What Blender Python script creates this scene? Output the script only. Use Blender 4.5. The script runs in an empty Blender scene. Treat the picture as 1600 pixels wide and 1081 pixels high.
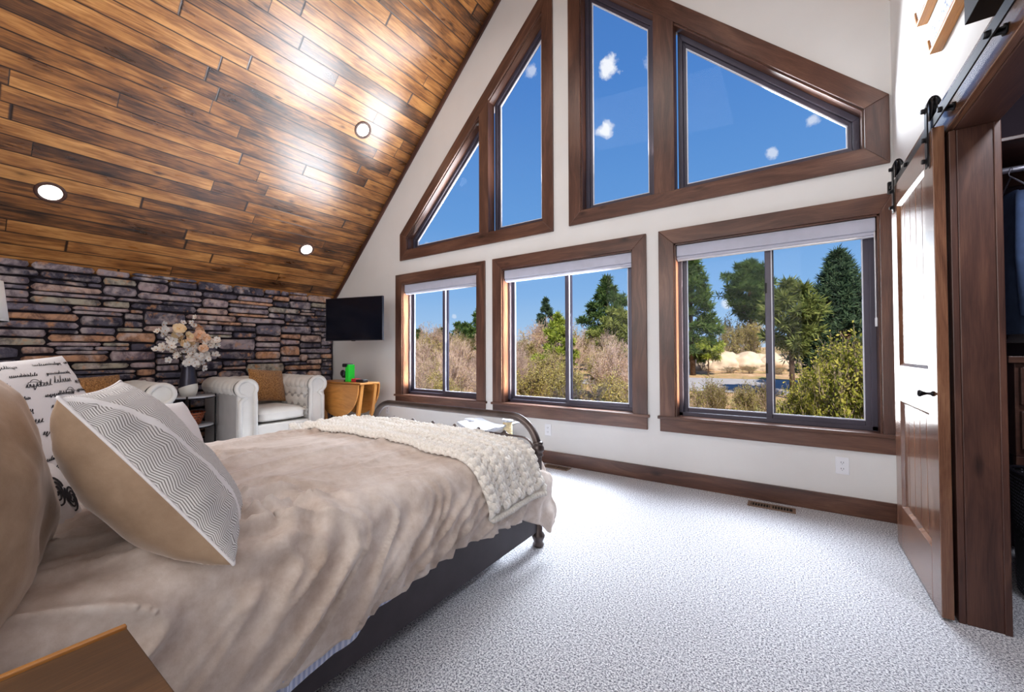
import bpy, bmesh, math, random
import numpy as np
from mathutils import Vector, Matrix, noise
from mathutils.bvhtree import BVHTree
random.seed(11)
sc = bpy.context.scene
col = sc.collection
PI = math.pi
D = 3.704          # inner face of the window wall
XL = -5.96         # stone wall
XR = 0.60          # closet wall
def V(*a): return Vector(a)
def ceil_z(x): return 2.02 + 0.985*(x + 5.97)
RIDGE_X = -1.93
RIDGE_Z = ceil_z(RIDGE_X)

# ---------------------------------------------------------------- mesh helpers
class MB:
    def __init__(s):
        s.v = []; s.f = []; s.uv = []; s.m = []; s.sm = []
    def add(s, verts, faces, g=None, mat=0, smooth=False, uvs=None):
        b = len(s.v)
        verts = [Vector(p) for p in verts]
        if uvs is None:
            g = Vector(g or (1, 0, 0)).normalized()
            p1 = g.cross(Vector((0, 0, 1)))
            if p1.length < .2: p1 = g.cross(Vector((0, 1, 0)))
            p1.normalize(); p2 = g.cross(p1)
            ru, rv = random.random()*9, random.random()*9
            uvs = [(p.dot(g)+ru, p.dot(p1)+.8*p.dot(p2)+rv) for p in verts]
        s.v += verts; s.uv += uvs
        for f in faces:
            s.f.append(tuple(b+i for i in f)); s.m.append(mat); s.sm.append(smooth)
        return s
    def box(s, x0, x1, y0, y1, z0, z1, g=None, mat=0, M=None):
        if g is None:
            d = (abs(x1-x0), abs(y1-y0), abs(z1-z0)); k = d.index(max(d)); g = [0, 0, 0]; g[k] = 1
        vs = [V(x, y, z) for z in (z0, z1) for y in (y0, y1) for x in (x0, x1)]
        fs = [(0, 2, 3, 1), (4, 5, 7, 6), (0, 1, 5, 4), (2, 6, 7, 3), (0, 4, 6, 2), (1, 3, 7, 5)]
        if M is not None:
            vs = [M @ p for p in vs]; g = (M.to_3x3() @ Vector(g))
        return s.add(vs, fs, g, mat)
    def prism(s, poly, axis, a0, a1, g=None, mat=0, M=None, smooth=False):
        """poly: list of 2D points in the plane normal to axis (x: y,z / y: x,z / z: x,y)"""
        def P(p, a):
            return V(a, p[0], p[1]) if axis == 'x' else V(p[0], a, p[1]) if axis == 'y' else V(p[0], p[1], a)
        n = len(poly)
        vs = [P(p, a0) for p in poly] + [P(p, a1) for p in poly]
        if M is not None: vs = [M @ p for p in vs]
        fs = [tuple(range(n))[::-1], tuple(range(n, 2*n))]
        for i in range(n):
            j = (i+1) % n; fs.append((i, j, n+j, n+i))
        return s.add(vs, fs, g, mat, smooth)
    def tube(s, pts, r, n=10, caps=True, mat=0, smooth=True, closed=False):
        pts = [Vector(p) for p in pts]; k = len(pts)
        rs = r if isinstance(r, (list, tuple)) else [r]*k
        vs = []; fs = []
        up = None
        for i, p in enumerate(pts):
            if closed: t = pts[(i+1) % k]-pts[i-1]
            else: t = pts[min(i+1, k-1)]-pts[max(i-1, 0)]
            t.normalize()
            if up is None:
                up = t.cross(V(0, 0, 1))
                if up.length < .1: up = t.cross(V(0, 1, 0))
            up = (up - t*up.dot(t)).normalized(); w = t.cross(up)
            for q in range(n):
                a = 2*PI*q/n; vs.append(p+(up*math.cos(a)+w*math.sin(a))*rs[i])
        R = k if closed else k-1
        for i in range(R):
            for q in range(n):
                a = i*n+q; b = i*n+(q+1) % n; c = ((i+1) % k)*n+(q+1) % n; d = ((i+1) % k)*n+q
                fs.append((a, b, c, d))
        if caps and not closed:
            fs.append(tuple(range(n))[::-1]); fs.append(tuple((k-1)*n+q for q in range(n)))
        return s.add(vs, fs, pts[-1]-pts[0] if (pts[-1]-pts[0]).length > 0 else (1, 0, 0), mat, smooth)
    def lathe(s, prof, c=(0, 0, 0), n=24, axis='z', mat=0, smooth=True, M=None):
        vs = []; fs = []; c = Vector(c)
        for r, h in prof:
            for q in range(n):
                a = 2*PI*q/n; x, y = r*math.cos(a), r*math.sin(a)
                p = V(x, y, h) if axis == 'z' else V(h, x, y) if axis == 'x' else V(x, h, y)
                vs.append((M @ p if M is not None else p)+c)
        k = len(prof)
        for i in range(k-1):
            for q in range(n):
                a = i*n+q; b = i*n+(q+1) % n
                f = (a, b, b+n, a+n)
                fs.append(f if axis != 'y' else f[::-1])
        if prof[0][0] > 1e-6: fs.append(tuple(range(n))[::-1])
        if prof[-1][0] > 1e-6: fs.append(tuple((k-1)*n+q for q in range(n)))
        return s.add(vs, fs, (0, 0, 1), mat, smooth)
    def grid(s, fn, nu, nv, mat=0, smooth=True, uvs=True, closeu=False, flip=False):
        vs = []; uv = []
        for j in range(nv+1):
            for i in range(nu+(0 if closeu else 1)):
                u, v = i/nu, j/nv; vs.append(fn(u, v)); uv.append((u, v))
        W = nu if closeu else nu+1; fs = []
        for j in range(nv):
            for i in range(nu):
                a = j*W+i; b = j*W+(i+1) % W
                f = (a, b, b+W, a+W); fs.append(f[::-1] if flip else f)
        return s.add(vs, fs, None, mat, smooth, uvs=uv if uvs else None)
    def build(s, name, mats, parent=None, bevel=0, subsurf=0, seg=2, fix=True):
        me = bpy.data.meshes.new(name)
        me.from_pydata([tuple(p) for p in s.v], [], s.f)
        uvl = me.uv_layers.new(name='UVMap')
        li = np.empty(len(me.loops), dtype=np.int32); me.loops.foreach_get('vertex_index', li)
        uva = np.array(s.uv, dtype=np.float32)
        uvl.data.foreach_set('uv', uva[li].ravel())
        me.polygons.foreach_set('material_index', s.m)
        me.polygons.foreach_set('use_smooth', s.sm)
        if not isinstance(mats, (list, tuple)): mats = [mats]
        for m in mats: me.materials.append(m)
        if fix:
            bm = bmesh.new(); bm.from_mesh(me)
            bmesh.ops.recalc_face_normals(bm, faces=bm.faces[:]); bm.to_mesh(me); bm.free()
        me.update()
        o = bpy.data.objects.new(name, me); col.objects.link(o)
        if parent is not None: o.parent = parent
        if bevel:
            b = o.modifiers.new('b', 'BEVEL'); b.width = bevel; b.segments = seg; b.limit_method = 'ANGLE'; b.angle_limit = .7
        if subsurf:
            b = o.modifiers.new('s', 'SUBSURF'); b.levels = subsurf; b.render_levels = subsurf
        return o

def tag(o, label=None, cat=None, group=None, kind=None):
    if label: o['label'] = label
    if cat: o['category'] = cat
    if group: o['group'] = group
    if kind: o['kind'] = kind
    return o
def empty(name, loc=(0, 0, 0), rz=0, kind=None):
    o = bpy.data.objects.new(name, None); col.objects.link(o); o.location = loc; o.rotation_euler = (0, 0, rz)
    o.empty_display_size = .1
    if kind: o['kind'] = kind
    return o
def thing(name, label, cat, loc=(0, 0, 0), rz=0, group=None):
    return tag(empty(name, loc, rz), label, cat, group)
def copy_tree(o, parent=None):
    c = o.copy(); col.objects.link(c)
    if parent is not None: c.parent = parent
    for ch in list(o.children): copy_tree(ch, c)
    return c
def arc(c, r, a0, a1, n, ax=(1, 0, 0), ay=(0, 0, 1)):
    c = Vector(c); ax = Vector(ax); ay = Vector(ay)
    return [c+ax*r*math.cos(a0+(a1-a0)*i/n)+ay*r*math.sin(a0+(a1-a0)*i/n) for i in range(n+1)]
def fbm(p, s=1.0, o=3): return noise.fractal(Vector(p)*s, 1.0, 2.0, o, noise_basis='PERLIN_ORIGINAL')

# ---------------------------------------------------------------- materials
def srgb(r, g, b):
    def c(x):
        x /= 255.0
        return x/12.92 if x <= .04045 else ((x+.055)/1.055)**2.4
    return (c(r), c(g), c(b), 1)
class NT:
    def __init__(s, name):
        s.mat = bpy.data.materials.new(name); s.mat.use_nodes = True
        s.t = s.mat.node_tree; s.b = s.t.nodes['Principled BSDF']; s.out = s.t.nodes['Material Output']
    def n(s, t, **k):
        x = s.t.nodes.new(t)
        for a, b in k.items():
            if a in x.inputs.keys() and not hasattr(type(x), a): x.inputs[a].default_value = b
            else: setattr(x, a, b)
        return x
    def l(s, a, b): s.t.links.new(a, b)
    def set(s, **k):
        for a, b in k.items():
            s.b.inputs[a.replace('_', ' ')].default_value = b
    def math(s, op, a, b=None, c=None):
        x = s.t.nodes.new('ShaderNodeMath'); x.operation = op
        for i, q in enumerate((a, b, c)):
            if q is None: continue
            if isinstance(q, (int, float)): x.inputs[i].default_value = q
            else: s.l(q, x.inputs[i])
        return x.outputs[0]
    def ramp(s, fac, stops, interp='LINEAR'):
        x = s.t.nodes.new('ShaderNodeValToRGB'); x.color_ramp.interpolation = interp
        e = x.color_ramp.elements
        while len(e) < len(stops): e.new(.5)
        for i, (p, c) in enumerate(stops): e[i].position = p; e[i].color = c if len(c) == 4 else (*c, 1)
        s.l(fac, x.inputs[0]); return x.outputs[0]
    def mix(s, fac, a, b, mode='MIX'):
        x = s.t.nodes.new('ShaderNodeMix'); x.data_type = 'RGBA'; x.blend_type = mode; x.clamp_result = False
        for i, q in ((0, fac), (6, a), (7, b)):
            if isinstance(q, (int, float)): x.inputs[i].default_value = q
            elif isinstance(q, tuple): x.inputs[i].default_value = q
            else: s.l(q, x.inputs[i])
        return x.outputs[2]
    def coord(s, kind='Object', scale=(1, 1, 1), rot=(0, 0, 0), loc=(0, 0, 0)):
        c = s.t.nodes.new('ShaderNodeTexCoord'); m = s.t.nodes.new('ShaderNodeMapping')
        m.inputs['Scale'].default_value = scale; m.inputs['Rotation'].default_value = rot; m.inputs['Location'].default_value = loc
        s.l(c.outputs[kind], m.inputs[0]); return m.outputs[0]
    def noise(s, vec, scale=5, detail=3, rough=.5, dist=0, out=0):
        x = s.t.nodes.new('ShaderNodeTexNoise')
        x.inputs['Scale'].default_value = scale; x.inputs['Detail'].default_value = detail
        x.inputs['Roughness'].default_value = rough; x.inputs['Distortion'].default_value = dist
        if vec is not None: s.l(vec, x.inputs['Vector'])
        return x.outputs[out]
    def bump(s, h, strength=.3, dist=.01):
        x = s.t.nodes.new('ShaderNodeBump'); x.inputs['Strength'].default_value = strength; x.inputs['Distance'].default_value = dist
        s.l(h, x.inputs['Height']); s.l(x.outputs[0], s.b.inputs['Normal']); return x
    def base(s, c):
        if isinstance(c, tuple): s.b.inputs['Base Color'].default_value = c
        else: s.l(c, s.b.inputs['Base Color'])

def simple(name, c, rough=.5, metal=0, var=.12, vs=6, bump=0, bs=40, sheen=0, coat=0, spec=.5):
    t = NT(name); v = t.coord('Object')
    n = t.noise(v, vs, 3)
    hi = tuple(min(1, q*(1+var)) for q in c[:3])+(1,); lo = tuple(q*(1-var) for q in c[:3])+(1,)
    t.base(t.ramp(n, [(.3, lo), (.7, hi)]))
    t.set(Roughness=rough, Metallic=metal, Sheen_Weight=sheen, Coat_Weight=coat, Specular_IOR_Level=spec)
    if bump: t.bump(t.noise(v, bs, 3), bump, .004)
    return t.mat

def wood(name, dark, mid, light, rough=.35, coat=0.0, gs=1.0, knots=True):
    """grain runs along U of the UV map, which is in metres"""
    t = NT(name)
    v = t.coord('UV', (1.1*gs, 11*gs, 1))
    w = t.coord('UV', (.9, 2.6, 1))
    warp = t.noise(w, 1.6, 2)
    vv = t.n('ShaderNodeVectorMath', operation='MULTIPLY_ADD'); t.l(t.noise(w, 1.3, 2, out=1), vv.inputs[0]); vv.inputs[1].default_value = (.8, 2.4, 0); t.l(v, vv.inputs[2])
    g1 = t.noise(vv.outputs[0], 1.6, 5, .6, .6)
    g2 = t.noise(t.coord('UV', (8, 260, 1)), 1.0, 3, .7)
    a = t.math('ADD', t.math('MULTIPLY', g1, .62), t.math('MULTIPLY', g2, .36))
    c = t.ramp(a, [(.26, dark), (.48, mid), (.74, light)])
    if knots:
        k = t.n('ShaderNodeTexVoronoi'); k.feature = 'F1'; t.l(t.coord('UV', (1.7, 5.5, 1)), k.inputs['Vector']); k.inputs['Scale'].default_value = 1.0
        km = t.ramp(t.math('ADD', k.outputs['Distance'], t.math('MULTIPLY', g1, .12)), [(.07, (0.25, .25, .25)), (.17, (1, 1, 1))])
        c = t.mix(1.0, c, km, 'MULTIPLY')
    # broad smoky patches
    c = t.mix(1.0, c, t.ramp(warp, [(.3, (.62, .58, .6)), (.6, (1.06, 1.04, 1.0))]), 'MULTIPLY')
    t.base(c)
    t.set(Roughness=rough, Coat_Weight=coat, Coat_Roughness=.12)
    t.bump(a, .12, .002)
    return t.mat

M = {}
M['wood_dark'] = wood('wood_dark', srgb(48, 32, 29), srgb(90, 61, 51), srgb(130, 96, 78), .33)
M['wood_jamb'] = wood('wood_jamb', srgb(42, 27, 25), srgb(82, 53, 45), srgb(114, 80, 64), .38)
M['wood_door'] = wood('wood_door', srgb(70, 44, 34), srgb(118, 80, 60), srgb(165, 124, 95), .27, .5)
M['wood_stand'] = wood('wood_stand', srgb(38, 24, 14), srgb(82, 56, 34), srgb(126, 90, 56), .55, .0, .55)
M['wood_oak'] = wood('wood_oak', srgb(120, 72, 30), srgb(182, 122, 58), srgb(214, 158, 90), .4, 0, 1.3, False)
M['metal_bed'] = simple('metal_bed', srgb(92, 82, 80), .34, .75, .25, 9, .05, 60)
M['metal_rail'] = simple('metal_rail', srgb(62, 56, 62), .5, .3, .15, 9)
M['black'] = simple('black_steel', srgb(22, 22, 26), .38, .6, .2, 12)
M['bronze'] = simple('window_bronze', srgb(70, 66, 80), .35, .2, .1, 4)
M['bright_edge'] = simple('highlight_bead', srgb(225, 228, 240), .3, 0, .03, 4)  # spacer bead coloured pale to stand for brightly lit sash edges
M['plastic_white'] = simple('white_plastic', srgb(238, 240, 246), .4, 0, .02, 4)
M['socket_dark'] = simple('socket_dark', srgb(90, 92, 110), .5, 0, .05, 4)
M['linen_white'] = simple('white_linen', srgb(238, 234, 236), .9, 0, .04, 5, .25, 260, .3)
M['cream'] = simple('cream_upholstery', srgb(222, 218, 212), .8, 0, .05, 6, .25, 220, .3)
M['cream_grey'] = simple('grey_linen_side', srgb(178, 174, 172), .9, 0, .08, 6, .4, 260, .1)
M['copper'] = simple('copper_wire', srgb(200, 120, 88), .3, .9, .2, 12)
M['marble'] = simple('pale_stone_top', srgb(196, 200, 208), .2, 0, .08, 6)
M['shade_fabric'] = simple('shade_fabric', srgb(186, 188, 204), .9, 0, .05, 12, .2, 200)
M['lamp_white'] = simple('lamp_shade_white', srgb(245, 243, 240), .8, 0, .02, 6)
M['green'] = simple('green_plastic', srgb(30, 205, 50), .4, 0, .08, 6)
M['red'] = simple('red_plastic', srgb(190, 30, 50), .4, 0, .1, 6)
M['blackp'] = simple('black_plastic', srgb(20, 20, 28), .35, 0, .2, 9)
M['sisal'] = simple('sisal_rope', srgb(205, 185, 145), .95, 0, .15, 30, .6, 120)
M['plush'] = simple('white_plush', srgb(180, 181, 188), 1, 0, .05, 14, .8, 60, .5)
M['vent'] = simple('brown_register', srgb(122, 98, 82), .5, .3, .1, 10)
M['duct_shade'] = simple('painted_duct_shade', srgb(18, 14, 12), .9)
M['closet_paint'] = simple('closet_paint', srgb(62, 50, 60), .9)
M['coat_grey'] = simple('grey_puffer_nylon', srgb(168, 162, 170), .6, 0, .1, 9, .3, 60)
M['coat_blue'] = simple('blue_denim', srgb(72, 92, 130), .9, 0, .15, 20, .3, 120)
M['coat_red'] = simple('plaid_shirt', srgb(150, 90, 100), .9, 0, .3, 25, .2, 100)
M['steel'] = simple('rod_steel', srgb(190, 190, 205), .3, .8, .05, 5)
M['vase_dark'] = simple('vase_dark', srgb(52, 50, 62), .3, .5, .3, 9)
M['vase_white'] = simple('vase_cream', srgb(222, 220, 212), .6, 0, .04, 9)
M['stem'] = simple('brown_stem', srgb(92, 74, 50), .8)
M['screen'] = simple('tv_screen', (.004, .005, .010, 1), .12, 0, .1, 3, spec=.35)

def m_wall():
    t = NT('wall_paint'); v = t.coord('Object')
    n = t.noise(v, 2, 3)
    t.base(t.ramp(n, [(.3, srgb(224, 223, 222)), (.7, srgb(231, 230, 229))]))
    t.set(Roughness=.75); t.bump(t.noise(v, 55, 4, .6), .12, .004); return t.mat
M['wall'] = m_wall()

def m_ceiling():
    t = NT('ceiling_planks')
    c = t.n('ShaderNodeTexCoord'); sep = t.n('ShaderNodeSeparateXYZ'); t.l(c.outputs['Object'], sep.inputs[0])
    W = .131
    yr = t.math('DIVIDE', sep.outputs[1], W); row = t.math('FLOOR', yr); fy = t.math('FRACT', yr)
    wn = t.n('ShaderNodeTexWhiteNoise'); wn.noise_dimensions = '1D'; t.l(row, wn.inputs['W'])
    xs = t.math('ADD', t.math('DIVIDE', sep.outputs[0], 1.75), t.math('MULTIPLY', wn.outputs[0], 7.3))
    # uneven board lengths
    xs = t.math('ADD', xs, t.math('MULTIPLY', t.math('SINE', t.math('MULTIPLY', xs, 3.1)), .17))
    bd = t.math('FLOOR', xs); fx = t.math('FRACT', xs)
    cmb = t.n('ShaderNodeCombineXYZ'); t.l(row, cmb.inputs[0]); t.l(bd, cmb.inputs[1])
    w2 = t.n('ShaderNodeTexWhiteNoise'); w2.noise_dimensions = '3D'; t.l(cmb.outputs[0], w2.inputs['Vector'])
    rnd = w2.outputs[0]
    # grain coordinates with per board offset
    off = t.n('ShaderNodeVectorMath', operation='MULTIPLY_ADD'); t.l(w2.outputs[1], off.inputs[0]); off.inputs[1].default_value = (13, 17, 0); t.l(c.outputs['Object'], off.inputs[2])
    def mp(sx, sy):
        m = t.n('ShaderNodeMapping'); m.inputs['Scale'].default_value = (sx, sy, 1); t.l(off.outputs[0], m.inputs[0]); return m.outputs[0]
    blot = t.noise(mp(2.6, 8), 1, 3, .55, .4)
    g1 = t.noise(mp(2.5, 30), 1, 4, .6, 1.2)
    g2 = t.noise(mp(12, 330), 1, 2, .6)
    a = t.math('ADD', t.math('ADD', t.math('MULTIPLY', g1, .45), t.math('MULTIPLY', blot, .45)), t.math('MULTIPLY', g2, .10))
    a = t.math('ADD', a, t.math('MULTIPLY', t.math('SUBTRACT', rnd, .5), .20))
    colr = t.ramp(a, [(.30, srgb(40, 23, 13)), (.41, srgb(88, 53, 27)), (.53, srgb(148, 96, 48)), (.67, srgb(198, 142, 80))])
    kn = t.n('ShaderNodeTexVoronoi'); t.l(mp(2.6, 7), kn.inputs['Vector']); kn.inputs['Scale'].default_value = 1
    km = t.ramp(t.math('ADD', kn.outputs['Distance'], t.math('MULTIPLY', g1, .15)), [(.12, (.22, .18, .16)), (.2, (.8, .8, .8)), (.27, (1, 1, 1))])
    colr = t.mix(1, colr, km, 'MULTIPLY')
    # v-groove seams and butt joints
    e = t.math('MINIMUM', fy, t.math('SUBTRACT', 1, fy)); ex = t.math('MULTIPLY', t.math('MINIMUM', fx, t.math('SUBTRACT', 1, fx)), 13)
    em = t.math('MINIMUM', e, ex)
    sm = t.ramp(em, [(.022, (.08, .055, .04)), (.055, (1, 1, 1))])
    t.base(t.mix(1, colr, sm, 'MULTIPLY'))
    hh = t.math('ADD', t.math('MULTIPLY', t.ramp(em, [(.0, (0, 0, 0)), (.03, (1, 1, 1))]), 1), t.math('MULTIPLY', a, .35))
    t.bump(hh, .35, .003)
    t.l(t.math('ADD', t.math('MULTIPLY', blot, .22), .20), t.b.inputs['Roughness'])
    t.set(Coat_Weight=.35, Coat_Roughness=.22)
    return t.mat
M['ceiling'] = m_ceiling()

def m_carpet():
    t = NT('carpet'); v = t.coord('Object')
    n = t.noise(v, 135, 3, .8); n2 = t.noise(v, 300, 2, .6)
    a = t.math('ADD', t.math('MULTIPLY', n, .7), t.math('MULTIPLY', n2, .3))
    c = t.ramp(a, [(.42, srgb(48, 48, 62)), (.475, srgb(152, 152, 164)), (.53, srgb(218, 219, 224)), (.62, srgb(248, 247, 247))])
    c = t.mix(1, c, t.ramp(t.noise(v, 1.2, 3), [(.3, (.93, .93, .93)), (.7, (1.02, 1.02, 1.02))]), 'MULTIPLY')
    t.base(c); t.set(Roughness=1, Sheen_Weight=.2, Specular_IOR_Level=.1)
    t.bump(a, .7, .008); return t.mat
M['carpet'] = m_carpet()

def m_stone():
    t = NT('ledge_stone'); v = t.coord('Object')
    g = t.n('ShaderNodeNewGeometry'); r = g.outputs['Random Per Island']
    c1 = t.ramp(r, [(0, srgb(88, 84, 98)), (.14, srgb(160, 146, 150)), (.28, srgb(110, 104, 116)), (.40, srgb(190, 162, 150)), (.5, srgb(124, 116, 128)),
                    (.6, srgb(172, 164, 148)), (.7, srgb(80, 76, 90)), (.8, srgb(194, 148, 118)), (.88, srgb(140, 130, 138)), (.96, srgb(172, 152, 154))], 'CONSTANT')
    n = t.noise(v, 9, 5, .65, .4)
    c = t.mix(t.ramp(n, [(.42, (0, 0, 0)), (.62, (1, 1, 1))]), c1, t.mix(1, c1, (.28, .27, .33, 1), 'MULTIPLY'))
    n2 = t.noise(t.coord('Object', (1, 1, 1), loc=(4, 7, 1)), 12, 4, .6)
    c = t.mix(t.ramp(n2, [(.56, (0, 0, 0)), (.70, (.75, .75, .75))]), c, srgb(198, 142, 96))
    n3 = t.noise(t.coord('Object', (1, 1, 1), loc=(9, 2, 5)), 7, 4, .6)
    c = t.mix(t.ramp(n3, [(.52, (0, 0, 0)), (.68, (.6, .6, .6))]), c, srgb(205, 190, 186))
    t.base(c); t.set(Roughness=.8, Specular_IOR_Level=.35)
    t.bump(t.math('ADD', n, t.noise(v, 45, 4, .7)), .55, .012); return t.mat
M['stone'] = m_stone()
M['mortar'] = simple('mortar', srgb(44, 38, 46), .95, 0, .25, 30, .5, 60)

def m_velvet(name, c1, c2):
    t = NT(name); v = t.coord('Object')
    n = t.noise(v, 3.5, 4, .6)
    n2 = t.noise(v, 26, 4, .7)
    f = t.ramp(t.math('ADD', t.math('MULTIPLY', n, .65), t.math('MULTIPLY', n2, .35)), [(.25, (0, 0, 0)), (.74, (1, 1, 1))])  # two-tone nap; its pale patches paint highlights into the base colour
    t.base(t.mix(f, c1, c2))
    t.set(Roughness=.7, Sheen_Weight=1.0, Sheen_Roughness=.3, Specular_IOR_Level=.15)
    t.b.inputs['Sheen Tint'].default_value = srgb(250, 238, 232)
    t.bump(t.noise(v, 300, 2), .12, .002); return t.mat
M['velvet'] = m_velvet('beige_velvet', srgb(172, 149, 132), srgb(244, 235, 230))
M['velvet_dark'] = m_velvet('taupe_velvet', srgb(140, 114, 92), srgb(184, 158, 134))

def m_boucle():
    t = NT('rust_boucle'); v = t.coord('Object')
    n = t.noise(v, 90, 3, .7)
    t.base(t.ramp(n, [(.35, srgb(92, 56, 22)), (.5, srgb(158, 106, 52)), (.65, srgb(196, 146, 88))])); t.set(Roughness=1, Sheen_Weight=.3)
    t.bump(n, .9, .01); return t.mat
M['boucle'] = m_boucle()

def m_herring():
    t = NT('herringbone_weave')
    c = t.n('ShaderNodeTexCoord'); s = t.n('ShaderNodeSeparateXYZ'); t.l(c.outputs['UV'], s.inputs[0])
    u, v = s.outputs[0], s.outputs[1]
    wob = t.math('MULTIPLY', t.noise(t.coord('UV'), 6, 2), .02)
    zz = t.math('ABSOLUTE', t.math('SUBTRACT', t.math('FRACT', t.math('MULTIPLY', v, 13)), .5))
    st = t.math('FRACT', t.math('ADD', t.math('MULTIPLY', t.math('ADD', u, wob), 52), t.math('MULTIPLY', zz, 2.9)))
    m = t.ramp(st, [(.0, (.16, .145, .14)), (.22, (.20, .18, .18)), (.40, (.80, .78, .78)), (.8, (.84, .82, .82)), (1, (.16, .145, .14))])
    # plain white band with zip strip
    eu = t.math('DIVIDE', u, .46); ev = t.math('DIVIDE', v, .93)
    el = t.math('SQRT', t.math('ADD', t.math('MULTIPLY', eu, eu), t.math('MULTIPLY', ev, ev)))
    band = t.math('ABSOLUTE', t.math('SUBTRACT', el, t.math('ADD', 1.0, wob)))
    b = t.ramp(band, [(.040, (1, 1, 1)), (.046, (0, 0, 0))])
    t.base(t.mix(b, m, srgb(240, 238, 240)))
    t.set(Roughness=.9, Sheen_Weight=.2); t.bump(st, .2, .003); return t.mat
M['herring'] = m_herring()

def m_knit():
    t = NT('chunky_yarn'); v = t.coord('Object')
    n = t.noise(v, 130, 3, .6)
    t.base(t.ramp(n, [(.3, srgb(226, 218, 208)), (.65, srgb(250, 246, 240))])); t.set(Roughness=.95, Sheen_Weight=.5)
    t.bump(n, .6, .004); return t.mat
M['knit'] = m_knit()

def m_stripe():
    t = NT('ticking_lining'); c = t.n('ShaderNodeTexCoord'); s = t.n('ShaderNodeSeparateXYZ'); t.l(c.outputs['UV'], s.inputs[0])
    f = t.math('FRACT', t.math('MULTIPLY', s.outputs[0], 70))
    t.base(t.ramp(f, [(.45, srgb(208, 214, 236)), (.55, srgb(168, 180, 214))])); t.set(Roughness=.8); return t.mat
M['ticking'] = m_stripe()

def m_glass():
    t = NT('window_glass'); t.t.nodes.remove(t.b)
    tr = t.n('ShaderNodeBsdfTransparent'); gl = t.n('ShaderNodeBsdfGlossy'); gl.inputs['Roughness'].default_value = .0
    gl.inputs['Color'].default_value = (.9, .95, 1, 1)
    tr.inputs['Color'].default_value = (.97, .985, 1, 1)
    lw = t.n('ShaderNodeFresnel'); lw.inputs['IOR'].default_value = 1.4
    mx = t.n('ShaderNodeMixShader'); t.l(t.math('MULTIPLY', lw.outputs[0], .22), mx.inputs[0]); t.l(tr.outputs[0], mx.inputs[1]); t.l(gl.outputs[0], mx.inputs[2])
    t.l(mx.outputs[0], t.out.inputs[0]); return t.mat
M['glass'] = m_glass()

def m_emit(name, c, s):
    t = NT(name); t.base((.9, .9, .9, 1)); t.b.inputs['Emission Color'].default_value = c; t.b.inputs['Emission Strength'].default_value = s; return t.mat
M['led'] = m_emit('led_disc', (1, .93, .82, 1), 6.0)

def m_leaf(name, cs, trans=.35, rough=.7):
    t = NT(name); g = t.n('ShaderNodeNewGeometry')
    c = t.ramp(g.outputs['Random Per Island'], cs)
    oi = t.n('ShaderNodeObjectInfo')
    c = t.mix(1, c, t.ramp(oi.outputs['Random'], [(0, (.8, .82, .85)), (1, (1.15, 1.1, 1.05))]), 'MULTIPLY')
    t.base(c); t.set(Roughness=rough, Specular_IOR_Level=.2)
    tl = t.n('ShaderNodeBsdfTranslucent'); t.l(c, tl.inputs[0])
    mx = t.n('ShaderNodeMixShader'); mx.inputs[0].default_value = trans
    t.l(t.b.outputs[0], mx.inputs[1]); t.l(tl.outputs[0], mx.inputs[2]); t.l(mx.outputs[0], t.out.inputs[0]); return t.mat
M['needle_dark'] = m_leaf('pine_needles', [(0, srgb(38, 58, 28)), (.5, srgb(70, 96, 44)), (1, srgb(118, 136, 72))])
M['needle_blue'] = m_leaf('spruce_needles', [(0, srgb(34, 52, 38)), (.5, srgb(62, 84, 60)), (1, srgb(104, 124, 88))])
M['needle_olive'] = m_leaf('olive_pine_needles', [(0, srgb(64, 76, 34)), (.5, srgb(112, 122, 58)), (1, srgb(160, 164, 92))])
M['needle_yellow'] = m_leaf('young_pine_needles', [(0, srgb(96, 116, 34)), (.5, srgb(150, 164, 60)), (1, srgb(196, 200, 98))])
M['leaf_green'] = m_leaf('scrub_leaves', [(0, srgb(84, 92, 26)), (.5, srgb(142, 142, 50)), (1, srgb(196, 184, 90))])
M['leaf_tan'] = m_leaf('dry_buds', [(0, srgb(158, 128, 104)), (.5, srgb(198, 168, 132)), (1, srgb(218, 204, 150))])
M['leaf_olive'] = m_leaf('olive_buds', [(0, srgb(128, 114, 56)), (.5, srgb(180, 164, 86)), (1, srgb(212, 200, 130))])
M['twig_pink'] = simple('pinkish_twig', srgb(196, 168, 154), .9, 0, .3, 2)
M['twig_brown'] = simple('brown_twig', srgb(156, 134, 112), .9, 0, .3, 2)
M['bark'] = simple('bark', srgb(92, 70, 54), .95, 0, .35, 8, .6, 20)
M['rock'] = simple('pale_boulder', srgb(206, 182, 156), .9, 0, .22, 1.6, .8, 5)
M['asphalt'] = simple('asphalt', srgb(168, 162, 160), .9, 0, .08, 3)
M['house_red'] = simple('red_brown_siding', srgb(130, 84, 74), .8, 0, .1, 1)
M['roof_dark'] = simple('dark_roof', srgb(60, 58, 70), .8, 0, .1, 1)
def m_ground():
    t = NT('dry_ground'); v = t.coord('Object')
    n = t.noise(v, .35, 5, .65); n2 = t.noise(v, 3.5, 5, .7)
    a = t.math('ADD', t.math('MULTIPLY', n, .5), t.math('MULTIPLY', n2, .5))
    t.base(t.ramp(a, [(.36, srgb(104, 112, 52)), (.45, srgb(168, 146, 92)), (.52, srgb(190, 148, 108)), (.62, srgb(214, 180, 140))])); t.set(Roughness=1)
    t.bump(n2, .6, .1); return t.mat
M['ground'] = m_ground()

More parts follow.
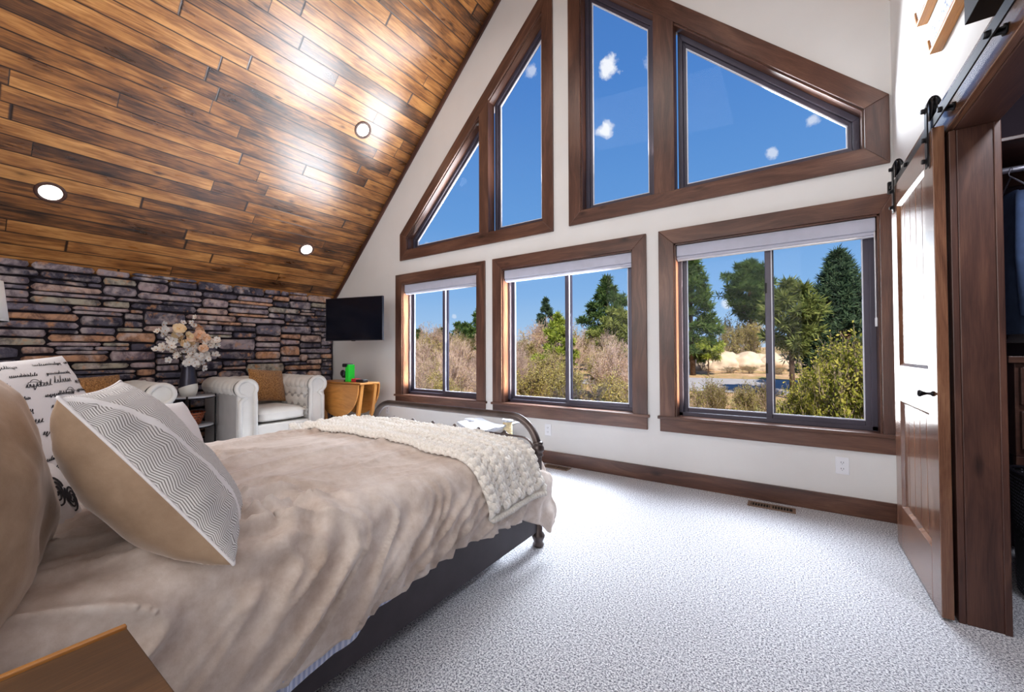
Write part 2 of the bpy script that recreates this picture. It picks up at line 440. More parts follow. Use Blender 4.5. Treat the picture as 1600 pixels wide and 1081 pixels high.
# ================================================================ ROOM SHELL
def poly_with_holes(name, outer, holes, y0, y1, mat):
    bm = bmesh.new(); edges = []
    for loop in [outer]+holes:
        vs = [bm.verts.new((p[0], y0, p[1])) for p in loop]
        edges += [bm.edges.new((vs[i], vs[(i+1) % len(vs)])) for i in range(len(vs))]
    r = bmesh.ops.triangle_fill(bm, use_beauty=True, use_dissolve=False, edges=edges)
    fs = [g for g in r['geom'] if isinstance(g, bmesh.types.BMFace)]
    ex = bmesh.ops.extrude_face_region(bm, geom=fs)
    bmesh.ops.translate(bm, vec=(0, y1-y0, 0), verts=[g for g in ex['geom'] if isinstance(g, bmesh.types.BMVert)])
    bmesh.ops.recalc_face_normals(bm, faces=bm.faces[:])
    me = bpy.data.meshes.new(name); bm.to_mesh(me); me.materials.append(mat)
    o = bpy.data.objects.new(name, me); col.objects.link(o); o['kind'] = 'structure'; return o

YB = -1.2
WIN = [(-4.34, -3.03), (-2.665, -1.18), (-0.815, .525)]
ZS, ZT = .585, 2.095
SL = .978
def zl(x): return 2.60+SL*(x+4.37)          # left gable opening
def zr(x): return 2.715+.962*(.585-x)        # right gable opening
UL = [(-4.25, 2.54), (-2.13, 2.54), (-2.13, zl(-2.13)), (-4.25, zl(-4.25))]
UR = [(-1.69, 2.56), (.455, 2.56), (.455, zr(.455)), (-1.69, zr(-1.69))]
RZR = RIDGE_Z-.97*(XR+.02-RIDGE_X)
wall = poly_with_holes('wall_back',
    [(XL-.05, -.02), (XR+.15, -.02), (XR+.15, RIDGE_Z-.97*(XR+.15-RIDGE_X)+.02), (RIDGE_X, RIDGE_Z+.02), (XL-.05, ceil_z(XL-.05)+.02)],
    [[(a, ZS), (b, ZS), (b, ZT), (a, ZT)] for a, b in WIN]+[UL, UR], D, D+.17, M['wall'])

mb = MB(); mb.box(XL-.06, 2.0, YB-.1, D+.02, -.06, 0)
tag(mb.build('floor', M['carpet']), kind='structure')
# outer plinth of the house below the windows
# ceiling, boards run along Y: local x -> world y, local y -> up the slope
def slope_panel(name, xa, za, xb, zb, y0, y1, th):
    d = V(xb-xa, 0, zb-za); L = d.length; d.normalize()
    n = V(0, 1, 0).cross(d)      # normal
    if n.z < 0: n = -n
    mb = MB(); mb.box(y0, y1, 0, L, 0, th)
    o = mb.build(name, M['ceiling'])
    o.matrix_world = Matrix(((0, d.x, n.x, xa), (1, 0, 0, 0), (0, d.z, n.z, za), (0, 0, 0, 1)))
    o['kind'] = 'structure'; return o
cl = slope_panel('ceiling', XL-.06, ceil_z(XL-.06), RIDGE_X+.01, RIDGE_Z+.01, YB-.1, D+.17, .08)
cr = slope_panel('ceiling_right', XR+.3, RIDGE_Z-.97*(XR+.3-RIDGE_X), RIDGE_X, RIDGE_Z, YB-.1, D+.17, .08)
# dark edge board where the ceiling meets the window wall
mb = MB()
xa, xb = XL, RIDGE_X
mb.prism([(xa, ceil_z(xa)-.005), (xb, RIDGE_Z-.005), (xb, RIDGE_Z-.085), (xa, ceil_z(xa)-.085)], 'y', D-.022, D, g=(1, 0, .985))
tag(mb.build('trim_1', M['wood_jamb'], bevel=.003), kind='structure')
# right wall with the closet opening
OY1, OY0, OH = 2.495, .55, 2.10
mb = MB()
ztop = RIDGE_Z-.97*(XR-RIDGE_X)+.05
mb.box(XR, XR+.10, OY1+.02, D+.01, 0, ztop)
mb.box(XR, XR+.10, OY0-.02, OY1+.02, OH+.02, ztop)
mb.box(XR, XR+.10, YB, OY0-.02, 0, ztop)
tag(mb.build('wall_right', M['wall']), kind='structure')
mb = MB(); mb.box(XL-.1, XL-.04, YB, D+.1, 0, 2.05)
tag(mb.build('wall_left', M['mortar']), kind='structure')
mb = MB(); mb.prism([(XL-.1, 0), (XR+.1, 0), (XR+.1, RIDGE_Z-.97*(XR+.1-RIDGE_X)), (RIDGE_X, RIDGE_Z), (XL-.1, ceil_z(XL-.1))], 'y', YB-.1, YB)
tag(mb.build('wall_front', M['wall']), kind='structure')
# baseboards
mb = MB(); mb.box(XL+.07, XR, D-.018, D, 0, .13); 
tag(mb.build('baseboard_back', M['wood_dark'], bevel=.004), kind='structure')
mb = MB(); mb.box(XR-.016, XR, 3.36, D-.018, 0, .13)
tag(mb.build('baseboard_right', M['wood_dark'], bevel=.004), kind='structure')

# ---- stone wall: irregular ledge stones laid dry, one mesh
def stone_wall():
    UH, UW = .041, .055
    ny, nz = int((D-.0-(-.25))/UW), int(2.06/UH)
    occ = [[False]*(ny+1) for _ in range(nz+1)]
    rects = []
    rnd = random.Random(5)
    for k in range(nz):
        for j in range(ny):
            if occ[k][j]: continue
            free = 0
            while j+free < ny and not occ[k][j+free] and free < 12: free += 1
            h = rnd.choices([1, 2, 3, 4], [4, 9, 3.4, 1])[0]; h = min(h, nz-k)
            w = rnd.choice([4, 5, 6, 7, 8, 9, 10, 11]) if h < 3 else rnd.choice([5, 6, 7, 8])
            w = min(w, free)
            if free-w < 2 and free < 12: w = free
            ok = False
            while h > 1:
                if all(not occ[k+a][j+b] for a in range(h) for b in range(w)): break
                h -= 1
            for a in range(h):
                for b in range(w): occ[k+a][j+b] = True
            rects.append((j, k, w, h))
    mb = MB()
    for j, k, w, h in rects:
        y0, y1 = -.25+j*UW, -.25+(j+w)*UW; z0, z1 = k*UH, (k+h)*UH
        g = .0035
        y0 += g+rnd.uniform(0, .006); y1 -= g+rnd.uniform(0, .006); z0 += g*.6+rnd.uniform(0, .004); z1 -= g*.6+rnd.uniform(0, .004)
        if z1-z0 < .012 or y1-y0 < .03: continue
        y1 = min(y1, D-.004)
        W, Hh = y1-y0, z1-z0; dep = rnd.uniform(.028, .068)
        N = 5; NU = max(5, int(W/.03)); sd = rnd.uniform(0, 100)
        cut = [rnd.uniform(0, .55)**1.5 for _ in range(4)]; skew = rnd.uniform(-.16, .16)
        tl = rnd.uniform(-.012, .012)
        def P(u, v):
            # u,v in 0..1 , rounded irregular outline
            uu, vv = u*2-1, v*2-1
            c = cut[(0 if uu < 0 else 1)+(0 if vv < 0 else 2)]
            au = abs(uu)
            endx = W*.5; ex = Hh*.9*c
            yy = uu*endx
            # taper ends
            tend = max(0, (abs(yy)-(endx-ex))/max(ex, 1e-4))
            vv2 = vv*(1-.45*tend**2)
            y = (y0+y1)/2+yy*(1-.04*abs(vv)**3); z = (z0+z1)/2+vv2*Hh*.5*(1-.16+skew*uu) if Hh > .04 else (z0+z1)/2+vv2*Hh*.5
            y += .005*noise.noise(V(y*20, z*20, sd)); z += .004*noise.noise(V(y*14, sd, z*14))
            edge = min(1-abs(uu)*1.0, 1-abs(vv))
            return y, z
        rows = [(0, 0), (.0, .72), (.05, 1), (.35, 1.0), (.65, 1.0), (.95, 1), (1, .72), (1, 0)]
        cols = [(0, 0), (0, .6), (.035 if W > .15 else .06, 1)]
        nn = max(3, int(W/.035))
        for q in range(1, nn): cols.append((.035+(.93)*q/nn, 1.0))
        cols += [(1-(.035 if W > .15 else .06), 1), (1, .6), (1, 0)]
        vs = []; 
        for (v, dv) in rows:
            for (u, du) in cols:
                y, z = P(u, v)
                dd = min(du, dv)
                x = XL-.045+.0+dd*dep
                if dd == 1: x += .009*noise.noise(V(y*9, z*16, sd))+.005*noise.noise(V(y*30, z*40, sd))+tl*(v-.5)
                vs.append(V(x+.02, y, z))
        C = len(cols); fs = []
        for a in range(len(rows)-1):
            for b in range(C-1):
                i = a*C+b; fs.append((i, i+1, i+C+1, i+C))
        mb.add(vs, fs, (0, 1, 0), 0, True)
    return mb
sw = stone_wall().build('wall_left_stone', M['stone'], fix=False)
sw['kind'] = 'structure'

# ---- windows
def casing_board(mb, poly, g, y0=D-.022, y1=D): mb.prism(poly, 'y', y0, y1, g=(g[0], 0, g[1]))
CW = .128
def lower_window(n, x0, x1, right_meet):
    w = empty('window_%d' % n, (0, 0, 0), kind='structure')
    co = CW
    o0, o1, zt = x0-co, min(x1+co, XR-.005), ZT+co
    for poly, g in (([(o0, ZS), (x0, ZS), (x0, ZT), (o0, zt)], (0, 1)), ([(x1, ZS), (o1, ZS), (o1, zt), (x1, ZT)], (0, 1)), ([(o0, zt), (x0, ZT), (x1, ZT), (o1, zt)], (1, 0))):
        mb = MB(); casing_board(mb, poly, g); mb.build('casing', M['wood_dark'], w, bevel=.003)
    mb = MB(); mb.box(o0-.018, min(o1+.018, XR-.002), D-.035, D+.10, ZS-.02, ZS+.006); mb.build('sill', M['wood_dark'], w, bevel=.004)
    mb = MB(); mb.box(o0, o1, D-.02, D, ZS-.13, ZS-.02); mb.build('apron', M['wood_dark'], w, bevel=.003)
    mb = MB()
    mb.box(x0-.001, x0+.012, D, D+.10, ZS, ZT, g=(0, 0, 1)); mb.box(x1-.012, x1+.001, D, D+.10, ZS, ZT, g=(0, 0, 1)); mb.box(x0, x1, D, D+.10, ZT-.012, ZT+.001, g=(1, 0, 0))
    mb.build('reveal', M['wood_dark'], w)
    # bronze frame
    fy0, fy1 = D+.09, D+.16
    F = .035
    mb = MB()
    mb.box(x0+.01, x0+.01+F, fy0, fy1, ZS, ZT); mb.box(x1-.01-F, x1-.01, fy0, fy1, ZS, ZT)
    mb.box(x0+.01, x1-.01, fy0, fy1, ZS+.005, ZS+.04); mb.box(x0+.01, x1-.01, fy0, fy1, ZT-.05, ZT-.01)
    mb.build('frame', M['bronze'], w, bevel=.004)
    xm = (x0+x1)/2+.03
    for a, b, yy in ((x0+.01+F-.01, xm+.025, fy0+.04), (xm-.035, x1-.01-F+.01, fy0+.008)):
        s = .042; yb = yy+.03; z0, z1 = ZS+.03, ZT-.04
        mb = MB(); mb.box(a, a+s, yy, yb, z0, z1); mb.box(b-s, b, yy, yb, z0, z1); mb.box(a+s, b-s, yy, yb, z0, z0+s); mb.box(a+s, b-s, yy, yb, z1-s, z1)
        sa = mb.build('sash', M['bronze'], w, bevel=.004)
        mb = MB(); t = .007
        A, B, Z0, Z1 = a+s, b-s, z0+s, z1-s; ya, yc = yy+.006, yy+.022
        mb.box(A, A+t, ya, yc, Z0, Z1); mb.box(B-t, B, ya, yc, Z0, Z1); mb.box(A+t, B-t, ya, yc, Z0, Z0+t); mb.box(A+t, B-t, ya, yc, Z1-t, Z1)
        mb.build('highlight_bead', M['bright_edge'], sa)
        mb = MB(); mb.add([(A, yy+.014, Z0), (B, yy+.014, Z0), (B, yy+.014, Z1), (A, yy+.014, Z1)], [(0, 1, 2, 3)]); mb.build('pane', M['glass'], sa, fix=False)
    if right_meet:
        mb = MB(); mb.box(xm-.036, xm-.020, fy0-.004, fy0+.008, 1.62, 1.70); mb.box(xm-.036, xm-.020, fy0-.004, fy0+.008, .98, 1.06); mb.build('latch', M['black'], w, bevel=.003)
    return w
for i, (a, b) in enumerate(WIN): lower_window(i+1, a, b, i == 2)

def inset(poly, d):
    """inset convex polygon (counter clockwise in x,z)"""
    n = len(poly); out = []
    A = sum(poly[i][0]*poly[(i+1) % n][1]-poly[(i+1) % n][0]*poly[i][1] for i in range(n))
    sg = 1 if A > 0 else -1
    L = []
    for i in range(n):
        p, q = Vector(poly[i]), Vector(poly[(i+1) % n]); e = (q-p).normalized(); nn = Vector((-e.y, e.x))*sg
        L.append((p+nn*d, e))
    for i in range(n):
        (p, e), (q, f) = L[i-1], L[i]
        den = e.x*f.y-e.y*f.x; t = ((q-p).x*f.y-(q-p).y*f.x)/den
        out.append(tuple(p+e*t))
    return out
def ring(mb, outer, inner, y0, y1, gs=True):
    n = len(outer)
    for i in range(n):
        j = (i+1) % n
        g = Vector(outer[j])-Vector(outer[i])
        mb.prism([outer[i], outer[j], inner[j], inner[i]], 'y', y0, y1, g=(g.x, 0, g.y))
def upper_window(n, poly, mull):
    w = empty('window_%d' % n, (0, 0, 0), kind='structure')
    out = inset(poly, -.13)
    for i in range(4):
        j = (i+1) % 4; mb = MB(); g = Vector(out[j])-Vector(out[i])
        casing_board(mb, [out[i], out[j], poly[j], poly[i]], (g.x, g.y)); mb.build('casing', M['wood_dark'], w, bevel=.003)
    mb = MB(); ring(mb, inset(poly, -.001), inset(poly, .012), D, D+.10); mb.build('reveal', M['wood_dark'], w)
    top = (lambda x: zl(x)) if n == 4 else (lambda x: zr(x))
    m0, m1 = mull
    mb = MB(); mb.prism([(m0, poly[0][1]), (m1, poly[0][1]), (m1, top(m1)), (m0, top(m0))], 'y', D-.022, D+.1, g=(0, 0, 1)); mb.build('mullion', M['wood_dark'], w, bevel=.003)
    zb = poly[0][1]
    xs = (poly[0][0], poly[1][0])
    for a, b in ((xs[0], m0), (m1, xs[1])):
        a0, b0 = a+.012, b-.012
        q = [(a0, zb+.012), (b0, zb+.012), (b0, top(b0)-.017), (a0, top(a0)-.017)]
        mb = MB(); q1 = inset(q, .04); ring(mb, q, q1, D+.09, D+.16); fr = mb.build('frame', M['bronze'], w, bevel=.003)
        mb = MB(); q2 = inset(q, .066); ring(mb, q1, q2, D+.11, D+.15); sa = mb.build('sash', M['bronze'], w, bevel=.003)
        mb = MB(); q3 = inset(q, .074); ring(mb, q2, q3, D+.116, D+.135); mb.build('highlight_bead', M['bright_edge'], sa)
        mb = MB(); mb.add([(p[0], D+.128, p[1]) for p in q2], [(0, 1, 2, 3)]); mb.build('pane', M['glass'], sa, fix=False)
    return w
upper_window(4, UL, (-2.985, -2.845))
upper_window(5, UR, (-.975, -.80))

# roller shades rolled up at the head of the three lower windows
SH = ['rolled up pale grey roller shade in the small window beside the television', 'rolled up pale grey roller shade at the head of the middle window', 'rolled up pale grey roller shade in the window beside the barn door']
for (a, b), L in zip(WIN, SH):
    s = thing('roller_shade', L, 'roller shade', ((a+b)/2, D+.05, ZT-.012), group='roller shades')
    h = (b-a)/2-.016
    mb = MB(); mb.box(-h, h, -.034, .030, -.098, -.002); mb.build('cassette', M['shade_fabric'], s, bevel=.006)
    mb = MB(); mb.box(-h, h, -.026, .022, -.122, -.098); mb.build('fabric_roll', M['shade_fabric'], s, bevel=.006)
    mb = MB(); mb.box(-h+.003, h-.003, -.010, .026, -.132, -.122); mb.build('hem_bar', M['bright_edge'], s, bevel=.002)
    if b > 0:
        mb = MB(); mb.tube([(h-.006, -.03, -.1), (h-.006, -.03, -.70)], .004, 6); mb.box(h-.012, h, -.035, -.025, -.76, -.70); mb.build('pull_cord', M['plastic_white'], s)

# recessed lights in the sloped ceiling
d = V(1, 0, .985).normalized(); nrm = V(.985, 0, -1).normalized()
for (x, y, L) in ((-5.394, .63, 'round recessed ceiling light with bronze ring, lowest and near the left edge'), (-4.154, 2.939, 'round recessed ceiling light with bronze ring, highest on the sloped ceiling'), (-5.413, 2.952, 'round recessed ceiling light with bronze ring above the armchair and television')):
    e = thing('recessed_light', L, 'ceiling light', (x, y, ceil_z(x)), group='recessed lights in the plank ceiling')
    e.rotation_euler = Matrix(((0, d.x, nrm.x), (1, 0, 0), (0, d.z, nrm.z))).to_euler()
    mb = MB(); mb.lathe([(.072, -.004), (.074, .006), (.092, .009), (.100, .005), (.102, -.004)], n=40); mb.build('trim_ring', M['wood_jamb'], e)
    mb = MB(); mb.lathe([(.0, .002), (.05, .003), (.073, .0015)], n=40); mb.build('lens', M['led'], e)

# electric outlets
def outlet(x, z, L):
    e = thing('wall_outlet', L, 'outlet', (x, D, z), group='white outlets under the windows')
    mb = MB(); mb.box(-.038, .038, -.006, 0, -.06, .06); mb.build('cover_plate', M['plastic_white'], e, bevel=.003)
    for s in (-1, 1):
        mb = MB(); mb.prism([(.017*math.cos(a), s*.022+.015*math.sin(a)) for a in [2*PI*i/16 for i in range(16)]], 'y', -.009, -.005); r = mb.build('receptacle', M['plastic_white'], e)
        mb = MB(); mb.box(-.008, -.005, -.0098, -.008, s*.022-.002, s*.022+.008); mb.box(.005, .008, -.0098, -.008, s*.022-.002, s*.022+.008); mb.box(-.002, .002, -.0098, -.008, s*.022-.010, s*.022-.006); mb.build('slot', M['socket_dark'], r)
outlet(.305, .34, 'white duplex wall outlet below the window beside the barn door')
outlet(-2.08, .345, 'white wall outlet right of the bed post under the middle window')
outlet(-4.65, .36, 'white wall outlet seen through the footboard under the small window')
outlet(-5.02, .37, 'white wall outlet right behind the drop leaf table legs')

# floor registers
def register(x, y, w, L):
    e = thing('floor_register', L, 'floor vent', (x, y, 0))
    h = w/2
    mb = MB()
    mb.box(-h, h, -.055, -.035, 0, .006); mb.box(-h, h, .035, .055, 0, .006); mb.box(-h, -h+.02, -.035, .035, 0, .006); mb.box(h-.02, h, -.035, .035, 0, .006); mb.box(-.008, .008, -.035, .035, 0, .006)
    mb.build('rim', M['vent'], e, bevel=.0015)
    k = int((w-.05)/.0175)
    for i in range(k):
        x0 = -h+.025+i*(w-.05)/k
        if abs(x0) > .012: mb = MB(); mb.box(x0, x0+.005, -.035, .035, .001, .005); mb.build('louvre', M['vent'], e)
    mb = MB(); mb.box(-h+.02, h-.02, -.035, .035, .0002, .001); mb.build('duct_shade_sheet', M['duct_shade'], e)  # flat dark sheet paints the shade inside the vent opening
register(-.12, 3.565, .30, 'brown metal floor vent in the carpet near the right window')
register(-1.93, 3.60, .28, 'brown metal floor vent in the carpet just beyond the footboard post')

# ================================================================ CLOSET + BARN DOOR
# opening lining
mb = MB(); mb.box(XR+.005, .716, OY1, OY1+.02, 0, OH, g=(0, 0, 1)); j = mb.build('trim_2', M['wood_jamb'], bevel=.003); j['kind'] = 'structure'
mb = MB(); mb.box(.582, XR+.004, OY1-.002, OY1+.13, 0, OH); mb.build('casing', M['wood_jamb'], j, bevel=.003)
mb = MB(); mb.box(.710, .732, OY1-.006, OY1+.05, 0, OH); mb.build('casing', M['wood_jamb'], j, bevel=.003)
mb = MB(); mb.box(XR+.002, .73, OY0-.02, OY1+.02, OH, OH+.02, g=(0, 1, 0)); hd = mb.build('trim_3', M['wood_jamb'], bevel=.003); hd['kind'] = 'structure'
mb = MB(); mb.box(.574, XR+.002, OY0-.15, 3.42, OH+.005, OH+.165, g=(0, 1, 0)); mb.build('header_board', M['wood_door'], hd, bevel=.003)
mb = MB(); mb.box(XR+.005, .716, OY0-.02, OY0, 0, OH, g=(0, 0, 1)); j2 = mb.build('trim_4', M['wood_jamb'], bevel=.003); j2['kind'] = 'structure'
# closet shell
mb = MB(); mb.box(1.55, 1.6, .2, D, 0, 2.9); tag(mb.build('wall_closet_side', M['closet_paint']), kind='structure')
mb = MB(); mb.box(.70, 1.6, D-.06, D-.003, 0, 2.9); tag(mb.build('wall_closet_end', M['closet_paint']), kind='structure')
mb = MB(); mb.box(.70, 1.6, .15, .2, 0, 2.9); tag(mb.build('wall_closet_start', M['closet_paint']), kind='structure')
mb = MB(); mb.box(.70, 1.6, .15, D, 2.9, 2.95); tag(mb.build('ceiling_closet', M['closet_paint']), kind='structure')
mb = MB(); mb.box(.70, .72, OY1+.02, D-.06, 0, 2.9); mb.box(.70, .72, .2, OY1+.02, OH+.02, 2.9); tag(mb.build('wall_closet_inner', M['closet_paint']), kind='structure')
# closet contents
mb = MB(); mb.tube([(.725, 3.25, 2.11), (1.549, 3.25, 2.11)], .016, 14)
rod = tag(mb.build('closet_rod', M['steel']), 'polished steel hanging rod across the dark closet', 'closet rod')
mb = MB(); mb.box(.722, 1.548, 3.05, 3.64, 2.20, 2.22); mb.box(.722, 1.548, 3.62, 3.64, 2.12, 2.20)
tag(mb.build('closet_shelf', M['wood_jamb'], bevel=.003), 'dark wooden shelf above the closet rod', 'shelf')
sh = thing('closet_drawer_unit', 'dark wooden drawer unit standing inside the closet', 'drawers', (1.22, 3.36, 0))
mb = MB(); mb.box(-.28, .30, -.24, .26, .62, 1.09); mb.build('carcass', M['wood_jamb'], sh, bevel=.004)
mb = MB(); mb.box(-.305, .30, -.265, .27, 1.09, 1.125); mb.build('top_panel', M['wood_dark'], sh, bevel=.004)
for z in (.66, .88):
    mb = MB(); mb.box(-.265, .28, -.262, -.24, z, z+.19); dr = mb.build('drawer', M['wood_jamb'], sh, bevel=.004)
    mb = MB(); mb.lathe([(.012, 0), (.007, -.012), (.016, -.024), (.0, -.03)], (0, -.262, z+.1), 14, 'y'); mb.build('knob', M['black'], dr)
for x in (-.26, .27):
    for y in (-.22, .24): mb = MB(); mb.box(x-.02, x+.02, y-.02, y+.02, 0, .62); mb.build('leg', M['wood_jamb'], sh, bevel=.003)

def coat(name, L, cat, x, y, z, rows, mat, w=.25, dp=.06, puff=.0, hang=True):
    e = thing(name, L, cat, (x, y, z))
    # body seen side-on: shoulder at the top, width runs along Y, depth along X
    def fn(u, v):
        a = 2*PI*u; h = -v*rows
        ww = w*(.35+.65*min(1, v*6)**.7)*(1+.08*v); dd = dp*(.6+.4*min(1, v*6))*(1+.25*v)
        p = 1+puff*abs(math.sin(v*rows*PI/.075))
        return V(dd*p*math.cos(a)*(1+.15*math.sin(3*a+v*7)), ww*p*math.sin(a), h)
    mb = MB(); mb.grid(fn, 28, 50, closeu=True); mb.build('body', mat, e)
    for s in (-1, 1):
        mb = MB(); mb.tube([(0, s*w*.55, -.03), (-.02, s*w*.95, -.12), (-.03, s*w*1.02, -.35), (-.02, s*w*.98, -rows*.88)], [dp*.7, dp*.85, dp*.8, dp*.62], 12); mb.build('sleeve', mat, e)
    mb = MB(); mb.tube(arc((0, 0, .115), .022, -.5*PI, 1.0*PI, 10, (0, 1, 0)), .0022, 6)
    mb.tube([(0, -w*.8, -.0), (0, 0, .09), (0, w*.8, 0)], .004, 6); mb.build('hanger', M['steel'], e)
    return e
coat('puffer_jacket', 'pale grey quilted puffer jacket hanging in the closet', 'jacket', 1.085, 3.25, 1.975, .78, M['coat_grey'], .20, .075, .10)
coat('denim_shirt', 'faded blue denim shirt hanging left of the grey puffer jacket', 'shirt', 0.975, 3.22, 1.975, .74, M['coat_blue'], .19, .028)
coat('checked_shirt', 'reddish checked shirt hanging nearest the closet jamb', 'shirt', .915, 3.42, 1.92, .62, M['coat_red'], .10, .018)
# laundry hamper
def m_mesh():
    t = NT('hamper_mesh'); c = t.coord('Object')
    x = t.n('ShaderNodeTexVoronoi'); t.l(c, x.inputs['Vector']); x.inputs['Scale'].default_value = 62; x.inputs['Randomness'].default_value = .15
    t.base(t.ramp(x.outputs['Distance'], [(.22, srgb(150, 150, 170)), (.36, srgb(16, 15, 22))])); t.set(Roughness=.6); return t.mat
M['mesh'] = m_mesh()
hp = thing('laundry_hamper', 'black mesh laundry hamper on the closet carpet', 'hamper', (1.03, 2.92, 0))
def hf(u, v):
    a = 2*PI*u; r = .16+.02*v
    c, s = math.cos(a), math.sin(a)
    k = 1/max(abs(c)**4+abs(s)**4, 1e-6)**.25
    return V(r*c*k*.82, r*s*k, .01+.56*v)
mb = MB(); mb.grid(hf, 40, 12, closeu=True); mb.build('basket', M['mesh'], hp)
mb = MB(); mb.tube([hf(i/40, 1)+V(0, 0, .004) for i in range(40)], .009, 8, closed=True); mb.build('rim', M['blackp'], hp)
mb = MB(); mb.prism([tuple(hf(i/40, 0)[:2]) for i in range(40)], 'z', .002, .012); mb.build('base', M['blackp'], hp)

# ---- barn door
dx0, dx1, dy0, dy1, dz0, dz1 = .528, .566, 2.476, 3.325, .012, 2.125
door = empty('door_1', (0, 0, 0), kind='structure')
sp = [(2.61, 3.19)]
mb = MB()
S = .135
zA0, zA1, zB0, zB1 = .26, .865, 1.07, 1.995
mb.box(dx0, dx1, dy0, dy0+S, dz0, dz1); mb.box(dx0, dx1, dy1-S, dy1, dz0, dz1)
for a, b in ((dz0, zA0), (zA1, zB0), (zB1, dz1)): mb.box(dx0, dx1, dy0+S, dy1-S, a, b, g=(0, 1, 0))
mb.build('door_frame', M['wood_door'], door, bevel=.0025)
for a, b in ((zA0, zA1), (zB0, zB1)):
    mb = MB(); n = 5; w = (dy1-dy0-2*S)/n
    for i in range(n):
        y = dy0+S+i*w; mb.box(dx0+.014, dx1-.010, y+.0015, y+w-.0015, a, b)
    pn = mb.build('plank_panel', M['wood_door'], door, bevel=.003)
    mb = MB(); t = .014; ya, yb = dy0+S, dy1-S
    for q in (((ya, a), (ya+t, a+t), (ya+t, b-t), (ya, b)), ((yb, a), (yb, b), (yb-t, b-t), (yb-t, a+t)), ((ya, a), (yb, a), (yb-t, a+t), (ya+t, a+t)), ((ya, b), (ya+t, b-t), (yb-t, b-t), (yb, b))):
        vs = []
        for (y, z) in q:
            edge = (abs(y-ya) < 1e-6 or abs(y-yb) < 1e-6 or abs(z-a) < 1e-6 or abs(z-b) < 1e-6)
            vs.append((dx0+(.001 if edge else .014), y, z))
        mb.add(vs, [(0, 1, 2, 3)], (0, 0, 1))
    mb.build('sticking', M['wood_door'], pn)
mb = MB(); mb.lathe([(.0, -.052), (.013, -.050), (.016, -.044), (.010, -.034), (.0055, -.022), (.006, -.010), (.012, -.004), (.012, 0)], (dx0, 2.535, .962), 18, 'x'); mb.build('door_knob', M['black'], door)

# track and rollers
tr = thing('barn_door_track', 'flat black steel barn door rail mounted over the closet opening', 'door rail')
mb = MB(); mb.box(.535, .541, .2, 3.395, 2.135, 2.178); mb.build('rail', M['black'], tr, bevel=.001)
for y in (.9, 1.9, 2.38, 2.98, 3.34):
    mb = MB(); mb.lathe([(.012, .541), (.012, .566), (.018, .567), (.018, .574)], (0, y, 2.155), 16, 'x'); mb.build('standoff', M['black'], tr)
    mb = MB(); mb.lathe([(.0, .524), (.010, .524), (.012, .528), (.012, .535)], (0, y, 2.155), 8, 'x', smooth=False); mb.build('bolt_head', M['black'], tr)
mb = MB(); mb.box(.520, .56, 3.365, 3.39, 2.125, 2.20); mb.build('end_stop', M['black'], tr, bevel=.004)
for y, L in ((2.53, 'black steel strap roller carrying the near top corner of barn door'), (3.235, 'black steel strap roller carrying the far top corner of barn door')):
    e = thing('door_roller', L, 'roller hanger', (.53, y, 2.205), group='barn door rollers')
    mb = MB()
    # strap: flat bar on the door face, hooks over the wheel
    path = [(-.008, -.235), (-.008, 0)]
    pts = [(-.011, -.235), (-.011, .02)]
    for i in range(9):
        a = PI-PI*i/8*.85; pts.append((.012+.023*math.cos(a), .02+.055*math.sin(a)))
    h = .019
    vs = []; fs = []
    for (x, z) in pts:
        vs += [(x, -h, z), (x, h, z), (x+.005, h, z), (x+.005, -h, z)]
    for i in range(len(pts)-1):
        for k in range(4): fs.append((i*4+k, i*4+(k+1) % 4, i*4+4+(k+1) % 4, i*4+4+k))
    fs += [(0, 1, 2, 3), tuple(len(vs)-4+k for k in range(4))]
    mb.add(vs, fs, (0, 0, 1)); mb.build('strap', M['black'], e, bevel=.001)
    mb = MB(); mb.lathe([(.0, .002), (.048, .002), (.048, .006), (.036, .008), (.036, .014), (.048, .016), (.048, .020), (0, .020)], (0, 0, .022), 32, 'x'); mb.build('wheel', M['black'], e)
    for z in (.022, -.11, -.205):
        mb = MB(); mb.lathe([(0, -.026), (.009, -.026), (.011, -.022), (.011, -.014), (.016, -.0125), (.016, -.010)], (0, 0, z), 10, 'x', smooth=False); mb.build('bolt', M['black'], e)

# wall pieces high on the closet wall
def art(L, y0, y1, z0, z1, sl):
    e = thing('wall_plank_art', L, 'wall art', (XR, 0, 0), group='weathered planks on the closet wall')
    mb = MB(); mb.prism([(y0, z0+.02), (y0, z1), (y1-sl, z1), (y1, (z0+z1)/2+.02), (y1-sl*.6, z0+.02)], 'x', -.035, -.001, g=(0, 1, 0)); mb.build('weathered_face', M['art'], e, bevel=.003)
    mb = MB(); mb.prism([(y0, z0), (y0, z0+.02), (y1-sl*.6, z0+.02), (y1, (z0+z1)/2+.02), (y1+.01, (z0+z1)/2+.005), (y1-sl*.5, z0)], 'x', -.042, -.001, g=(0, 1, 0)); mb.build('edge_strip', M['wood_oak'], e, bevel=.002)
def m_art():
    t = NT('weathered_whitewash'); v = t.coord('Object', (1, 1, 1))
    t.base(t.ramp(t.noise(v, 60, 5, .75), [(.36, srgb(60, 78, 130)), (.45, srgb(165, 180, 210)), (.56, srgb(238, 240, 244))])); t.set(Roughness=.8); return t.mat
M['art'] = m_art()
art('weathered blue and white plank with orange edge, lower of the two over barn rail', 1.75, 2.66, 2.53, 2.66, .05)
art('weathered blue and white plank with orange edge, higher and nearer the window wall', 2.1, 2.88, 2.80, 2.96, .07)
sc_ = thing('wall_sconce', 'black metal box shaped wall fixture above the barn rail at top right corner', 'wall light', (XR, 1.9, 2.24))
mb = MB(); mb.box(-.012, 0, -.05, .05, .05, .20); mb.build('back_plate', M['black'], sc_, bevel=.003)
